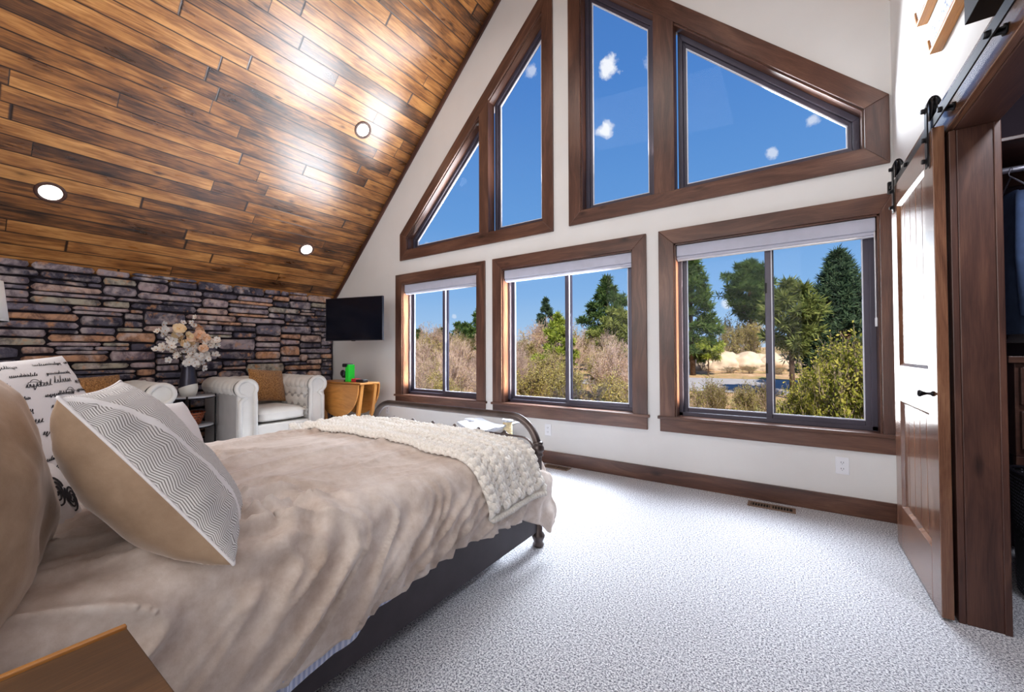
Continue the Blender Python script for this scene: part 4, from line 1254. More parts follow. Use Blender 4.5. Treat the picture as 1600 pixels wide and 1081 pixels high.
def spray(tip, kind, cnt, r, L, i):
    rnd = random.Random(40+i)
    base = V(TX+.02, TY-.01, .995)
    e = thing('blossom_branch', L, 'flower', tuple(base), group={'white': 'white blossom stems in the vase', 'peach': 'peach blossom stems in the vase', 'cream': 'cream blossom stems in the vase'}[kind])
    t = Vector(tip)-base
    mid = t*.5+V(0, 0, .05)
    mb = MB(); mb.tube([(t.x*.06, t.y*.06, -.06), tuple(mid*.5+V(t.x*.02, t.y*.02, 0)), tuple(mid), tuple(t)], .0028, 6); mb.build('stem', M['stem'], e)
    for k in range(cnt+(1 if kind == 'white' else 0)):
        mb = MB(); mh = MB()
        c = t+V(rnd.gauss(0, .04), rnd.gauss(0, .045), rnd.gauss(0, .04)) if k else t
        nr = V(rnd.uniform(.2, 1), rnd.uniform(-1, .5), rnd.uniform(-.4, .7))
        blossom(mb, c, nr, r*1.15*rnd.uniform(.8, 1.15), rnd, 5 if kind == 'white' else 8)
        if kind != 'white':
            blossom(mb, c+nr.normalized()*r*.12, nr, r*.6, rnd, 6)
        mh.lathe([(0, .004), (.005, .002), (.004, -.004), (0, -.006)], tuple(c+nr.normalized()*.006), 8)
        pt = mb.build('blossom', M['petal_'+kind], e, fix=False); mh.build('flower_heart', M['pollen'], pt)
# tips in world space: (dy, z)
fl = [(-.235, 1.36, 'white', 4, .034), (-.17, 1.30, 'white', 4, .034), (-.17, 1.22, 'white', 3, .034), (-.05, 1.20, 'white', 5, .036), (-.10, 1.13, 'white', 5, .036), (.05, 1.09, 'white', 5, .036), (-.03, 1.06, 'white', 5, .036), (.07, 1.25, 'white', 4, .034),
      (.20, 1.24, 'white', 5, .034), (.155, 1.30, 'white', 4, .032), (.13, 1.16, 'white', 4, .034), (.035, 1.47, 'white', 3, .024), (.01, 1.14, 'white', 4, .036), (.10, 1.06, 'white', 4, .034),
      (-.085, 1.41, 'cream', 3, .042), (-.085, 1.32, 'cream', 3, .042), (-.04, 1.26, 'cream', 2, .04), (.085, 1.38, 'peach', 4, .042), (.06, 1.32, 'peach', 3, .04), (.06, 1.18, 'peach', 2, .046)]
LB = {'white': 'stem of small white blossoms rising from the two tone vase', 'cream': 'stem of large cream yellow blossoms in the two tone vase', 'peach': 'stem of ruffled peach orange blossoms in the two tone vase'}
rr = random.Random(9)
for i, (dy, z, k, c, r) in enumerate(fl): spray((TX+.06+rr.uniform(-.06, .10), TY-.01+dy, z), k, c, r, LB[k], i)
# copper basket on lower tier
bk_ = thing('wire_basket', 'copper toned woven metal basket on the lower shelf of side table', 'basket', (TX, TY-.03, .376))
mb = MB()
def bsk(a, z): r = .125+.045*(z/.13); return V(r*math.cos(a), r*math.sin(a), z+.004)
for k in range(5):
    z = .012+k*.028
    mb.tube([bsk(2*PI*i/64, z)*(1)+V(math.cos(2*PI*i/64), math.sin(2*PI*i/64), 0)*.004*((-1)**(i//2+k)) for i in range(64)], .0095, 7, closed=True)
mb.build('woven_band', M['copper'], bk_, fix=False)
mb = MB()
for i in range(28): a = 2*PI*i/28; mb.tube([bsk(a, 0), bsk(a, .07), bsk(a, .135)], .0045, 6)
mb.lathe([(0, 0), (.125, 0), (.125, .004), (0, .004)], n=32)
mb.build('upright_wire', M['copper'], bk_, fix=False)
mb = MB(); mb.box(TX+.06, TX+.12, TY+.02, TY+.08, .0, .14); b = mb.build('white_box', M['plastic_white'], bevel=.004); tag(b, 'small white box standing on carpet under the side table', 'box')

# ---- drop leaf table
tb = thing('drop_leaf_table', 'small oak drop leaf table with half round leaf hanging down', 'table', (-4.83, 3.20, 0))
mb = MB(); mb.box(-.47, .47, -.145, .145, .757, .778, g=(1, 0, 0)); mb.build('tabletop', M['wood_oak'], tb, bevel=.003)
for s in (-1, 1):
    mb = MB(); n = 24
    poly = [(-.455, 0)]+[(.455*math.cos(a), -.42*abs(math.sin(a))**.9) for a in [PI+PI*i/n for i in range(n+1)]]+[(.455, 0)]
    poly = [(p[0], .755+p[1]) for p in poly]
    y = s*.155; mb.prism(poly[1:-1], 'y', y-.009, y+.009, g=(1, 0, 0)); mb.build('drop_leaf', M['wood_oak'], tb, bevel=.002)
for sx in (-1, 1):
    for sy in (-1, 1):
        mb = MB(); x = sx*.44; xb_ = sx*.30
        q = .021
        vs = [V(x+a*q, sy*.10+b*q, .757) for a, b in ((-1, -1), (1, -1), (1, 1), (-1, 1))]+[V(xb_+a*q, sy*.10+b*q, 0) for a, b in ((-1, -1), (1, -1), (1, 1), (-1, 1))]
        mb.add(vs, [(0, 1, 2, 3), (4, 5, 6, 7), (0, 1, 5, 4), (1, 2, 6, 5), (2, 3, 7, 6), (3, 0, 4, 7)], (0, 0, 1)); mb.build('leg', M['wood_oak'], tb, bevel=.003)
mb = MB(); mb.box(-.40, .40, -.10, -.08, .68, .757); mb.box(-.40, .40, .08, .10, .68, .757); mb.box(-.32, .32, -.012, .012, .16, .20); mb.build('apron', M['wood_oak'], tb, bevel=.002)
# gadget on the table
g = thing('laser_level', 'green and black gadget standing on the drop leaf table', 'gadget', (-4.77, 3.17, .778))
mb = MB(); mb.box(-.01, .07, -.045, .045, .0, .225); mb.build('green_case', M['green'], g, bevel=.008)
mb = MB(); mb.box(-.075, .035, -.05, .05, .19, .238); mb.box(-.085, .0, -.05, .05, .05, .14); mb.build('black_body', M['blackp'], g, bevel=.012)
mb = MB(); mb.lathe([(0, -.06), (.035, -.06), (.045, -.05), (.045, -.04), (.03, -.03)], (-.06, 0, .11), 20, 'y'); mb.lathe([(.03, 0), (.03, .02), (.012, .03), (.012, .06)], (-.05, 0, 0), 16); mb.build('dial', M['blackp'], g)
g2 = thing('red_tool_case', 'small red and black case lying beside the green gadget', 'case', (-4.575, 3.18, .778))
mb = MB(); mb.box(-.10, .0, -.04, .04, .001, .045); mb.build('red_end', M['red'], g2, bevel=.008)
mb = MB(); mb.box(-.0, .15, -.04, .04, .001, .04); mb.build('black_end', M['blackp'], g2, bevel=.008)

# ---- television
tvc = V(-4.755, 3.235, 1.605)
tv = thing('television', 'black flat television angled out on a wall mount in the corner', 'television', tuple(tvc), math.atan2(.24, .90))
w2, h2 = .462, .287
mb = MB(); mb.box(-w2, w2, -.008, .022, -h2, h2); mb.box(-w2*.55, w2*.55, .022, .05, -h2*.7, h2*.3); mb.build('back_casing', M['blackp'], tv, bevel=.004)
mb = MB()
ob = [(-w2, -h2), (w2, -h2), (w2, h2), (-w2, h2)]; ib = [(-w2+.009, -h2+.013), (w2-.009, -h2+.013), (w2-.009, h2-.009), (-w2+.009, h2-.009)]
for i in range(4): mb.prism([ob[i], ob[(i+1) % 4], ib[(i+1) % 4], ib[i]], 'y', -.014, -.006)
mb.box(-.03, .03, -.013, -.002, -h2-.007, -h2+.001); mb.build('bezel', M['blackp'], tv, bevel=.001)
mb = MB(); mb.box(-w2+.009, w2-.009, -.0095, -.0085, -h2+.013, h2-.009); mb.build('screen', M['screen'], tv)
mb = MB(); mb.box(-.12, .12, .05, .06, -.12, .12); mb.tube([(0, .06, 0), (.12, .22, 0), (-.02, .44, 0)], .016, 8); mb.build('mount_arm', M['black'], tv)

# ---- cat tree under the middle window
ct = thing('cat_tree', 'white plush cat tree with two sisal posts under the middle window', 'cat tree', (-2.58, 3.33, 0))
mb = MB(); mb.box(-.36, .36, -.24, .26, 0, .04); mb.build('base', M['plush'], ct, bevel=.015)
for x, h in ((-.255, .42), (.245, .46)):
    mb = MB(); mb.lathe([(.045, .04)]+[(.045+.003*(i % 2), .04+(h-.04)*i/50) for i in range(51)], (x, 0, 0), 20, smooth=False); mb.build('sisal_post', M['sisal'], ct)
    mb = MB(); mb.lathe([(0, h), (.052, h), (.055, h+.01), (.05, h+.025), (0, h+.028)], (x, 0, 0), 20); mb.build('post_cap', M['plush'], ct)
mb = MB()
def ham(u, v):
    x = (u*2-1)*.25; y = (v*2-1)*.20
    return V(x, y, .44-.085*(1-(u*2-1)**2)*(1-.3*(v*2-1)**2))
mb.grid(ham, 24, 14); o = mb.build('hammock', M['plush'], ct, fix=False); m = o.modifiers.new('s', 'SOLIDIFY'); m.thickness = .02
# ---- lamp at the far side of the bed
lp_ = thing('floor_lamp', 'white drum lamp shade cut by the left edge before the stone wall', 'lamp', (-4.05, .150, 0))
mb = MB(); mb.lathe([(0, 0), (.14, 0), (.14, .015), (.02, .03), (0, .03)], n=32); mb.build('base', M['black'], lp_)
mb = MB(); mb.tube([(0, 0, .02), (0, 0, 1.5)], .011, 12); mb.build('pole', M['black'], lp_)
mb = MB(); mb.lathe([(.160, 1.355), (.135, 1.605), (.133, 1.605), (.158, 1.355)], n=40); mb.build('lamp_shade', M['lamp_white'], lp_)

# ================================================================ OUTSIDE
def sstep(a, b, x):
    t = min(1, max(0, (x-a)/(b-a))); return t*t*(3-2*t)
def gz(x, y):
    z = -.95+.42*sstep(9, 18.5, y)+.30*sstep(18.5, 24.5, y)+.95*sstep(25, 37, y)+1.2*sstep(37, 80, y)
    if y > 25: z += .12*noise.noise(V(x*.3, y*.3, 0))
    w = sstep(-4.5, -12, x)
    return z+.35*w*sstep(10, 25, y)
mb = MB()
NXg, NYg = 110, 70
vs = []
for j in range(NYg+1):
    y = 4.1+(j/NYg)**1.8*150
    for i in range(NXg+1):
        x = (i/NXg*2-1); x = math.copysign(abs(x)**1.5, x)*(25+y*1.3)-6-y*.3
        vs.append(V(x, y, gz(x, y)))
fs = [(j*(NXg+1)+i, j*(NXg+1)+i+1, (j+1)*(NXg+1)+i+1, (j+1)*(NXg+1)+i) for j in range(NYg) for i in range(NXg)]
mb.add(vs, fs, None, 0, True, uvs=[(p.x, p.y) for p in vs])
tag(mb.build('terrain', M['ground'], fix=False), kind='structure')
mb = MB()
def rd(u, v):
    x = -9+u*26; y0 = 18.7+.02*x; y = y0+v*4.9; return V(x, y, gz(x, y)+.03)
mb.grid(rd, 60, 6)
tag(mb.build('road', M['asphalt'], fix=False), kind='structure')

def branchy(seed, H, W, twig_r=.012, levels=4, nstem=9, spread=.55, leaves=2500, leafs=.03, mat_t=None, mat_l=None, low=.0):
    """multi stemmed shrub as one parentless pair of meshes"""
    rnd = random.Random(seed)
    segs = []; tips = []
    def grow(p, d, L, r, lev):
        n = 3
        for k in range(n):
            d2 = (d+V(rnd.gauss(0, .17), rnd.gauss(0, .17), rnd.gauss(0, .10)+.05)).normalized()
            q = p+d2*(L/n); segs.append((p, q, r*(1-.22*k/n), r*(1-.22*(k+1)/n))); p = q; d = d2
            if lev > 0:
                for _ in range(1 if k < n-1 else 2):
                    a = V(rnd.gauss(0, 1), rnd.gauss(0, 1), rnd.gauss(.25, .7)).normalized()
                    grow(p, (d*.75+a*.75).normalized(), L*rnd.uniform(.5, .75), r*.58, lev-1)
        tips.append((p, lev))
    for s in range(nstem):
        a = rnd.uniform(0, 2*PI); rr_ = rnd.uniform(0, W*.28)
        p = V(rr_*math.cos(a), rr_*math.sin(a), -.05)
        d = V(math.cos(a)*spread*rnd.random(), math.sin(a)*spread*rnd.random(), 1).normalized()
        grow(p, d, H*rnd.uniform(.40, .60), twig_r*rnd.uniform(1.2, 2.0), levels)
    # normalise to H
    zm = max(s[1].z for s in segs); xm = max(max(abs(s[1].x), abs(s[1].y)) for s in segs)
    sx, sz = W/2/xm, H/zm
    S_ = lambda p: V(p.x*sx, p.y*sx, p.z*sz)
    vs = []; fs = []
    for p, q, r0, r1 in segs:
        p, q = S_(p), S_(q); t = (q-p).normalized(); a = t.orthogonal().normalized(); b = t.cross(a); o = len(vs)
        for c, r in ((p, r0), (q, r1)):
            for k in range(3):
                th = 2*PI*k/3; vs.append(c+(a*math.cos(th)+b*math.sin(th))*max(r, .0035))
        for k in range(3): fs.append((o+k, o+(k+1) % 3, o+3+(k+1) % 3, o+3+k))
    me = bpy.data.meshes.new('shrub_stems'); me.from_pydata([tuple(v) for v in vs], [], fs); me.materials.append(mat_t)
    vs = []; fs = []
    cand = [S_(s[1]) for s in segs if s[2] < twig_r*.9]
    for _ in range(leaves):
        c = rnd.choice(cand)+V(rnd.gauss(0, .03), rnd.gauss(0, .03), rnd.gauss(0, .03))
        if c.z < low*H and rnd.random() < .7: continue
        a = V(rnd.gauss(0, 1), rnd.gauss(0, 1), rnd.gauss(0, 1)).normalized(); b = a.orthogonal().normalized(); s_ = leafs*rnd.uniform(.6, 1.4); o = len(vs)
        vs += [c-a*s_, c+b*s_*.6, c+a*s_, c-b*s_*.6]; fs.append((o, o+1, o+2, o+3))
    ml = bpy.data.meshes.new('shrub_leaves'); ml.from_pydata([tuple(v) for v in vs], [], fs); ml.materials.append(mat_l)
    return me, ml
def place_shrub(meshes, x, y, L, s=1.0, rz=0, group=None, name='scrub_bush', sz=None):
    e = thing(name, L, 'shrub', (x, y, gz(x, y)-.03), rz, group); e.scale = (s, s, (sz or s))
    for me, n in zip(meshes, ('branches', 'foliage')):
        o = bpy.data.objects.new(n, me); col.objects.link(o); o.parent = e
    return e
SA = branchy(1, 2.7, 2.6, .012, 4, 10, leaves=5200, leafs=.022, mat_t=M['twig_pink'], mat_l=M['leaf_tan'])
SB = branchy(2, 2.5, 2.6, .011, 4, 9, leaves=7500, leafs=.026, mat_t=M['twig_brown'], mat_l=M['leaf_olive'])
SC_ = branchy(3, 2.2, 2.6, .010, 4, 10, leaves=15000, leafs=.034, mat_t=M['twig_brown'], mat_l=M['leaf_green'])
SD = branchy(7, 1.1, 1.2, .006, 3, 9, leaves=900, leafs=.018, mat_t=M['twig_brown'], mat_l=M['leaf_green'])
rnd = random.Random(77)
def top_at(px_ratio_x, Y): return px_ratio_x*Y
# thicket: rows at growing distance, x/y ratio from -1.35 to -.27
row = 0
for Y, hs in ((7.2, .74), (8.6, .80), (10.3, .88), (12.4, .98), (15, 1.10), (18.5, 1.25), (23, 1.45)):
    sp = 1.55*hs if Y < 12 else 2.0*hs
    x = -1.32*Y+rnd.uniform(0, .5)
    while x < -.315*Y:
        me = SA if rnd.random() < (.7 if x/Y < -.50 else .3) else SB
        if Y < 9 and rnd.random() < .35: me = SC_
        left = x/Y < -.78
        L = {id(SA): 'bare pinkish brown scrub oak bush in the thicket beyond the left windows' if left else 'bare pinkish brown scrub oak bush in thicket beyond middle window',
             id(SB): 'olive budded scrub oak bush in the thicket beyond the left windows' if left else 'olive budded scrub oak bush in thicket beyond middle window',
             id(SC_): 'yellow green leafy scrub bush low in thicket beyond the left windows' if left else 'yellow green leafy scrub bush low in thicket beyond middle window'}[id(me)]
        place_shrub(me, x, Y+rnd.uniform(-.5, .5), L, hs*rnd.uniform(.9, 1.1)*(1.0 if me is not SC_ else .75), rnd.uniform(0, 6.28), L.split(' beyond')[0]+(' left' if left else ' middle'), sz=hs*rnd.uniform(.82, 1.0)*(1.0 if me is not SC_ else .6))
        x += sp*rnd.uniform(.8, 1.15)
# big green scrub at the right of the right window
for x, y, s, sz in ((.98, 7.4, .62, 1.16), (1.75, 7.6, .8, 1.25), (.52, 7.7, .46, .98), (.16, 7.9, .36, .80), (-.12, 8.1, .26, .60), (1.35, 8.9, .7, 1.25), (.75, 9.1, .55, 1.02), (.30, 9.5, .40, .84), (2.6, 9.2, .9, 1.3), (1.0, 10.6, .8, 1.15)):
    place_shrub(SC_, x, y, 'dense yellow green scrub growing close outside the right window', s, x*7, 'green scrub outside the right window', sz=sz)
for x, y, s in ((1.25, 8.1, .62), (.62, 8.5, .45)):
    place_shrub(SA, x, y, 'bare grey twigged bush tangled in green scrub outside the right window', s, x*3, 'bare bushes in the green scrub', sz=s*.85)
# low brush in front of the road
for i in range(15):
    Y = rnd.uniform(9.5, 15); x = rnd.uniform(-.31, -.03)*Y
    place_shrub(SD, x, Y, 'low sparse weedy brush between the window and the road', rnd.uniform(.7, 1.0)*Y/12, rnd.uniform(0, 6), 'low brush before the road', 'low_brush')
for x, y, s in ((-3.35, 11.5, .42), (-1.55, 11.8, .55), (-.95, 12.6, .5)):
    place_shrub(SB, x, y, 'thin bare shrub standing before the road outside the right window', s, x, 'thin shrubs before the road', sz=s*1.1)
# shrubs on the bank
for x, y, s, sz in ((-3.2, 30.8, 1.1, 1.55), (-2.1, 31, 1.2, 1.6), (-3.0, 27.4, .7, .45), (-1.9, 27.2, .7, .5), (-.6, 27.5, .8, .5), (.6, 30, 1.4, 1.0), (4.4, 26, 1.6, 1.7), (6.3, 27, 1.6, 1.9)):
    place_shrub(SB if y > 28.5 else SD, x, y, 'leafless grey brown bush on the bank beyond the road', s if y > 28.5 else s*2, x*5, 'bushes on the bank beyond the road', sz=sz)

def conifer(seed, H, W, z0, clusters, mat, shape='cone', tuft=.22, per=26, needle=.16, trunk=.12, jag=.25):
    rnd = random.Random(seed)
    mb = MB(); mb.tube([(0, 0, -.3), (rnd.uniform(-.02, .02)*H, 0, H*.5), (0, 0, H*.96)], [trunk, trunk*.65, trunk*.12], 9)
    vs = []; fs = []
    def rad(t):
        if shape == 'cone': return (1-t)**.75*(.35+.65*min(1, t*6))
        if shape == 'round': return max(0.05, math.sin(PI*min(1, max(0, t*.92+.06)))**.6)
        return (1-t**1.7)**.9*(.45+.55*min(1, t*3.2))
    limbs = []
    nl = max(14, clusters//9)
    for i in range(nl):
        t = (i+rnd.random())/nl; a = i*2.4+rnd.uniform(-.4, .4); R_ = W/2*rad(t)*(1+rnd.uniform(-jag, jag)); z = z0+(H-z0)*t
        limbs.append((t, a, R_, z))
        e = V(R_*math.cos(a), R_*math.sin(a), z+R_*.12)
        mb.tube([(0, 0, z-R_*.12), tuple(e*.6+V(0, 0, z*.4-.0)), tuple(e)], [trunk*.22*(1-t*.6), trunk*.12, trunk*.04], 4, caps=False)
        k = max(3, int(clusters/nl*(.5+R_/(W/2))))
        for c in range(k):
            u = rnd.uniform(.25, 1.02)**.7; side = rnd.gauss(0, .18)*R_
            p = V(math.cos(a)*R_*u-math.sin(a)*side, math.sin(a)*R_*u+math.cos(a)*side, z+R_*.12*u+rnd.gauss(0, .05)*W/3)
            tf = tuft*rnd.uniform(.7, 1.25)
            for q in range(per):
                d = V(rnd.gauss(0, 1), rnd.gauss(0, 1), rnd.gauss(.25, .8)).normalized(); b = d.orthogonal().normalized()
                c0 = p+d*tf*rnd.uniform(.05, .75); nn = needle*rnd.uniform(.6, 1.2); o = len(vs)
                vs += [c0-b*nn*.16, c0+b*nn*.16, c0+d*nn]; fs.append((o, o+1, o+2))
    me = bpy.data.meshes.new('conifer_needles'); me.from_pydata([tuple(v) for v in vs], [], fs); me.materials.append(mat)
    return mb, me
def plant(seed, x, y, top, L, W, z0, clusters, mat, shape, name='pine_tree', **k):
    z = gz(x, y); H = top-z
    mb, me = conifer(seed, H, W, z0*H, clusters, mat, shape, **k)
    e = thing(name, L, 'tree', (x, y, z))
    mb.build('trunk', M['bark'], e, fix=False)
    o = bpy.data.objects.new('crown', me); col.objects.link(o); o.parent = e
plant(1, -4.7, 26, 7.2, 'tall dark pine at left edge of the right window', 3.2, .12, 330, M['needle_dark'], 'col', tuft=.36, per=44, needle=.26, trunk=.16)
plant(2, -2.15, 31, 7.0, 'rounded green pine behind boulders in the left sash of right window', 3.1, .45, 300, M['needle_dark'], 'round', tuft=.36, per=44, needle=.26, trunk=.14)
plant(3, 1.62, 20, 4.95, 'tall dark evergreen in the right half of the right window', 3.9, .04, 900, M['needle_blue'], 'cone', 'evergreen_tree', tuft=.26, per=40, needle=.18, trunk=.14, jag=.12)
plant(4, .12, 17.6, 3.55, 'mid green pine with bare trunk standing across the road', 1.75, .42, 190, M['needle_olive'], 'round', tuft=.30, per=44, needle=.22, trunk=.10)
plant(5, -3.88, 26, 1.95, 'small lollipop shaped young pine by the road bank', 1.7, .42, 90, M['needle_yellow'], 'round', tuft=.22, per=50, needle=.18, trunk=.045)
plant(6, -9.85, 25.5, 6.05, 'tall dark pine seen in the right half of the middle window', 3.6, .22, 330, M['needle_dark'], 'col', tuft=.33, per=44, needle=.24, trunk=.14)
plant(7, -7.22, 20.0, 3.25, 'shorter round pine overlapping the tall pine in the middle window', 2.2, .22, 200, M['needle_olive'], 'round', tuft=.26, per=44, needle=.20, trunk=.09)
plant(8, -15.6, 27.5, 5.3, 'slim pointed spruce at the centre of the middle window', 2.7, .12, 330, M['needle_blue'], 'cone', 'spruce_tree', tuft=.22, per=40, needle=.17, trunk=.09)
plant(9, -8.35, 15.8, 2.75, 'bright yellow green young pine below the spruce in middle window', 2.0, .12, 220, M['needle_yellow'], 'col', tuft=.20, per=44, needle=.16, trunk=.05)
for i, (x, y, t, W, L) in enumerate(((-32.6, 30, 3.5, 3.0, 'dark pine top at the left edge of the small window'), (-29.4, 30.3, 3.7, 2.6, 'dark pine left of the mullion in the small window'), (-27.5, 30.6, 4.2, 3.2, 'broad dark pine just right of the mullion in the small window'),
        (-26.3, 31, 3.9, 3.0, 'dark pine between two others in the right half of small window'), (-20.3, 25, 4.5, 2.4, 'tall dark pine at the right edge of the small window'), (-24.3, 28, 3.7, 2.4, 'low dark pine beside the tall one at right of small window'))):
    plant(20+i, x, y, t, L, W, .12, 110, M['needle_dark'], 'col', tuft=.34, per=36, needle=.26, trunk=.12)

# boulders
rnd = random.Random(31)
for i, (x, y, s, L) in enumerate(((-5.6, 28.9, 1.05, 'pale rounded boulder farthest left on the bank'), (-4.75, 29.4, 1.25, 'large domed pale boulder behind the lollipop pine'), (-3.45, 29.2, 1.25, 'pale tan boulder right of the domed boulder'), (-2.25, 29.5, 1.15, 'pale boulder behind the bare bushes left of the mullion'), (-1.15, 29.8, 1.1, 'pale boulder at the mullion of the right window'), (-.1, 30.2, 1.0, 'pale boulder just right of the mullion behind the pine'))):
    bm = bmesh.new(); bmesh.ops.create_icosphere(bm, subdivisions=4, radius=1)
    for v in bm.verts:
        n_ = v.co.normalized(); k = 1+.28*noise.noise(n_*1.3+V(i*5, 0, 0))+.10*noise.noise(n_*3.5+V(0, i*3, 0))-.22*abs(noise.noise(n_*2.2+V(0, 0, i)))+.05*noise.noise(n_*9)+.03*noise.noise(n_*19)
        v.co = V(n_.x*k*1.05, n_.y*k*.8, n_.z*k*.72)*s
    for f in bm.faces: f.smooth = True
    me = bpy.data.meshes.new('boulder'); bm.to_mesh(me); bm.free(); me.materials.append(M['rock'])
    o = bpy.data.objects.new('boulder', me); col.objects.link(o); o.location = (x, y, gz(x, y)+.22*s); tag(o, L, 'boulder', 'boulders on the bank')
# neighbouring house
h = thing('neighbour_house', 'distant red brown house with dark gable roof behind the evergreen', 'house', (5.4, 41, gz(5.4, 41)))
mb = MB(); mb.box(-2.6, 3.5, 0, 6, 0, 4.9); mb.prism([(-2.6, 4.9), (3.5, 4.9), (.4, 6.0)], 'y', 0, 6); mb.build('wall', M['house_red'], h)
mb = MB(); mb.prism([(-3.0, 4.75), (.4, 6.0), (.4, 6.25), (-3.0, 4.98)], 'y', -.5, 6.5); mb.prism([(3.9, 4.75), (.4, 6.0), (.4, 6.25), (3.9, 4.98)], 'y', -.5, 6.5); mb.build('roof', M['roof_dark'], h)
mb = MB(); mb.box(-.3, .9, -.05, .0, 3.2, 4.4); mb.build('window', M['glass_dark'] if 'glass_dark' in M else M['screen'], h)

# ================================================================ SKY, LIGHT, CAMERA
wd = bpy.data.worlds.new('sky'); sc.world = wd; wd.use_nodes = True
nt = wd.node_tree; nd = nt.nodes; bg = nd['Background']
def N_(t, **k):
    x = nd.new(t)
    for a, b in k.items(): setattr(x, a, b)
    return x
tc = N_('ShaderNodeTexCoord'); sx = N_('ShaderNodeSeparateXYZ'); nt.links.new(tc.outputs['Generated'], sx.inputs[0])
rp = N_('ShaderNodeValToRGB'); nt.links.new(sx.outputs[2], rp.inputs[0])
st_ = [(0.0, srgb(196, 214, 232)), (.04, srgb(168, 202, 236)), (.14, srgb(136, 182, 232)), (.30, srgb(104, 158, 220)), (.55, srgb(80, 134, 206)), (1.0, srgb(48, 92, 164))]
e = rp.color_ramp.elements
while len(e) < len(st_): e.new(.5)
for q, (p, c) in zip(e, st_): q.position = p; q.color = c
last = rp.outputs[0]
# a few small fair weather clouds
nz = N_('ShaderNodeTexNoise'); nz.inputs['Scale'].default_value = 48; nz.inputs['Detail'].default_value = 7; nz.inputs['Roughness'].default_value = .62
nt.links.new(tc.outputs['Generated'], nz.inputs[0])
for (d_, r_, s_) in (((-.29, .77, .57), .030, 1.0), ((-.318, .82, .478), .026, 1.0), ((.04, .91, .42), .016, .6), ((-.02, .925, .385), .016, .6), ((-.43, .70, .58), .018, .5), ((-.213, .80, .565), .022, .35), ((-.11, .99, .105), .016, .6), ((-.70, .67, .255), .010, .4), ((-.67, .73, .09), .008, .4)):
    d_ = Vector(d_).normalized()
    vm = N_('ShaderNodeVectorMath', operation='DISTANCE'); nt.links.new(tc.outputs['Generated'], vm.inputs[0]); vm.inputs[1].default_value = d_
    m1 = N_('ShaderNodeMapRange'); m1.inputs[1].default_value = r_*1.5; m1.inputs[2].default_value = 0; m1.inputs[3].default_value = 0; m1.inputs[4].default_value = 1; nt.links.new(vm.outputs['Value'], m1.inputs[0])
    m2 = N_('ShaderNodeMath', operation='ADD'); nt.links.new(m1.outputs[0], m2.inputs[0]); nt.links.new(nz.outputs[0], m2.inputs[1])
    m3 = N_('ShaderNodeMapRange'); m3.inputs[1].default_value = 1.0; m3.inputs[2].default_value = 1.25; m3.inputs[4].default_value = s_; nt.links.new(m2.outputs[0], m3.inputs[0])
    mx = N_('ShaderNodeMix', data_type='RGBA'); nt.links.new(m3.outputs[0], mx.inputs[0]); nt.links.new(last, mx.inputs[6]); mx.inputs[7].default_value = (.93, .95, 1, 1); last = mx.outputs[2]
nt.links.new(last, bg.inputs[0]); bg.inputs[1].default_value = 1.0

def lamp(name, kind, loc, aim=None, energy=100, color=(1, 1, 1), size=1, sy=None, spread=None, angle=None):
    l = bpy.data.lights.new(name, kind); l.energy = energy; l.color = color
    if kind == 'AREA':
        l.shape = 'RECTANGLE'; l.size = size; l.size_y = sy or size
        if spread: l.spread = math.radians(spread)
    if kind == 'SUN': l.angle = math.radians(angle or .5)
    o = bpy.data.objects.new(name, l); col.objects.link(o); o.location = loc
    if aim is not None:
        d = Vector(aim); o.rotation_euler = d.to_track_quat('-Z', 'Y').to_euler()
    return o
def lamp_axes(name, loc, aim, side, energy, color, sx_, sy_, spread):
    """area light whose local X runs along `side`"""
    o = lamp(name, 'AREA', loc, aim, energy, color, sx_, sy_, spread)
    z = -Vector(aim).normalized(); x = Vector(side); x = (x-z*x.dot(z)).normalized(); y = z.cross(x)
    o.rotation_euler = Matrix((x, y, z)).transposed().to_euler(); return o
lamp('sun', 'SUN', (-20, -20, 30), (-.35, .62, -.70), 6.5, (1, .95, .86), angle=.6)
# added unseen area lamps outside the glass, lighting bed and carpet
for (a, b) in WIN:
    lamp_axes('window_fill', ((a+b)/2, D+.24, 1.45), (-.05, -.68, -.75), (1, 0, 0), (13 if b > 0 else 42)*(b-a), (.86, .93, 1), b-a-.15, .9, 66)
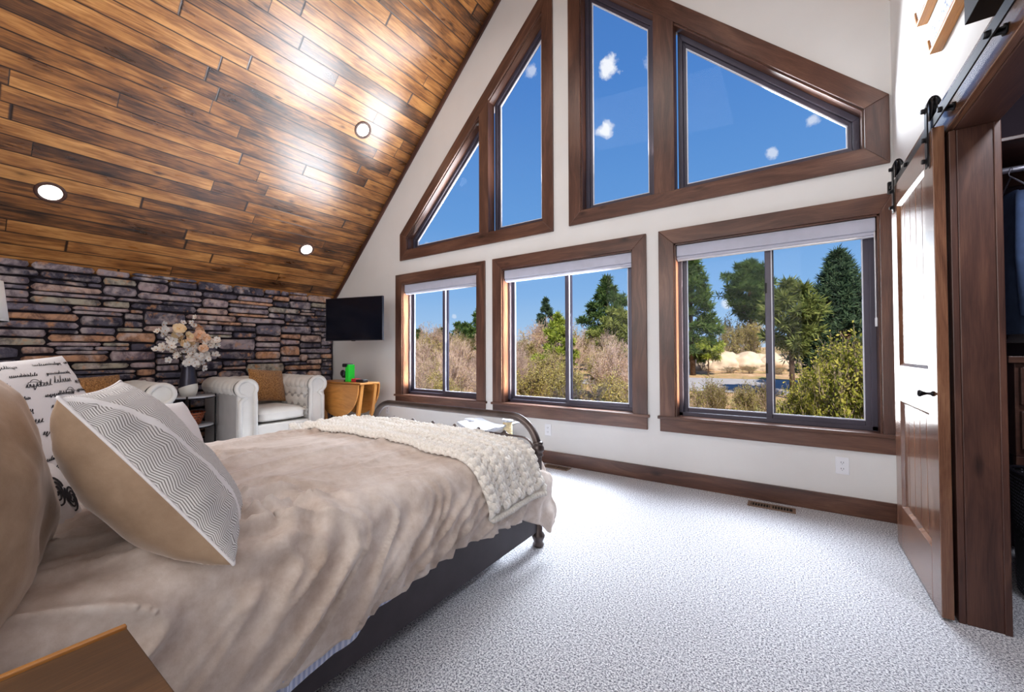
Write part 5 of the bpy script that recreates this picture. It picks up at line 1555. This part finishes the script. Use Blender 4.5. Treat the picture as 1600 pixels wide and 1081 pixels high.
# added unseen area lamps aimed up at the planks for bright streaks
for (x, z, w, h, p) in ((-3.69, 1.35, 1.1, 1.3, 19), (-1.92, 1.35, 1.25, 1.3, 33), (-3.4, 2.95, .9, .6, 7), (-2.5, 3.3, .5, 1.2, 5), (-1.35, 3.4, .55, 1.4, 2)):
    lamp_axes('ceiling_fill', (x, D+.24, z), (-.45, -.50, .74), (1, 0, 0), p, (.92, .95, 1), w, h, 72)
lamp_axes('door_fill', (.37, D-.06, 1.37), (.5, -.87, .0), (0, 0, 1), 3.2, (.95, .97, 1), 1.35, .3, 44)  # added unseen strip lamp for the white glare on the barn door
lamp_axes('gable_fill', (-.25, D+.24, 3.0), (.66, -.75, .0), (1, 0, 0), 16, (.93, .96, 1), .8, .5, 58)  # added unseen lamp that brightens the upper right wall
# added unseen warm lamps raking the left jambs and the sloped heads
for (a, b) in WIN: lamp_axes('jamb_fill', (b-.12, D+.055, 1.35), (-1, .0, .0), (0, 0, 1), 5*(b-a), (1, .86, .64), 1.25, .05, 7)
for (x, z, p) in ((-3.15, 2.75, 2.0), (-2.3, 2.9, 3.0), (-1.1, 2.9, 2.2), (.1, 2.68, 1.2)): lamp_axes('head_fill', (x, D+.045, z), (-.45, .0, .9), (0, 1, 0), p, (1, .86, .66), .05, .5, 90)
lamp('closet_fill', 'AREA', (1.15, 1.6, 2.75), (0, .4, -1), 26, (.9, .92, 1), .3, .3)  # added lamp out of view, lifts the dark closet contents
# soft room fill from behind the viewer
lamp('room_fill', 'AREA', (-1.6, YB+.08, 1.9), (-.02, 1, .02), 88, (1, .985, .97), 3.6, 2.4)
lamp('ridge_fill', 'AREA', (-1.9, 1.2, 4.9), (-.1, 0, -1), 66, (1, .985, .965), 1.6, 3.6)

cam = bpy.data.cameras.new('camera'); co_ = bpy.data.objects.new('camera', cam); col.objects.link(co_)
cam.sensor_width = 36; cam.lens = 631.196/1600*36; cam.clip_start = .02; cam.clip_end = 500
fw = V(-.56462, .82518, .0167); rt_ = V(.82526, .56474, -.00337); up_ = V(.01221, -.01188, .99985)
mat = Matrix((rt_, up_, -fw)).transposed().to_4x4(); mat.translation = V(0, 0, 1.15); co_.matrix_world = mat
sc.camera = co_
sc.view_settings.view_transform = 'Standard'; sc.view_settings.look = 'None'; sc.view_settings.exposure = 0; sc.view_settings.gamma = 1
sc.cycles.use_denoising = True
sc.cycles.max_bounces = 8; sc.cycles.diffuse_bounces = 4; sc.cycles.glossy_bounces = 4; sc.cycles.transparent_max_bounces = 16
sc.cycles.sample_clamp_indirect = 6
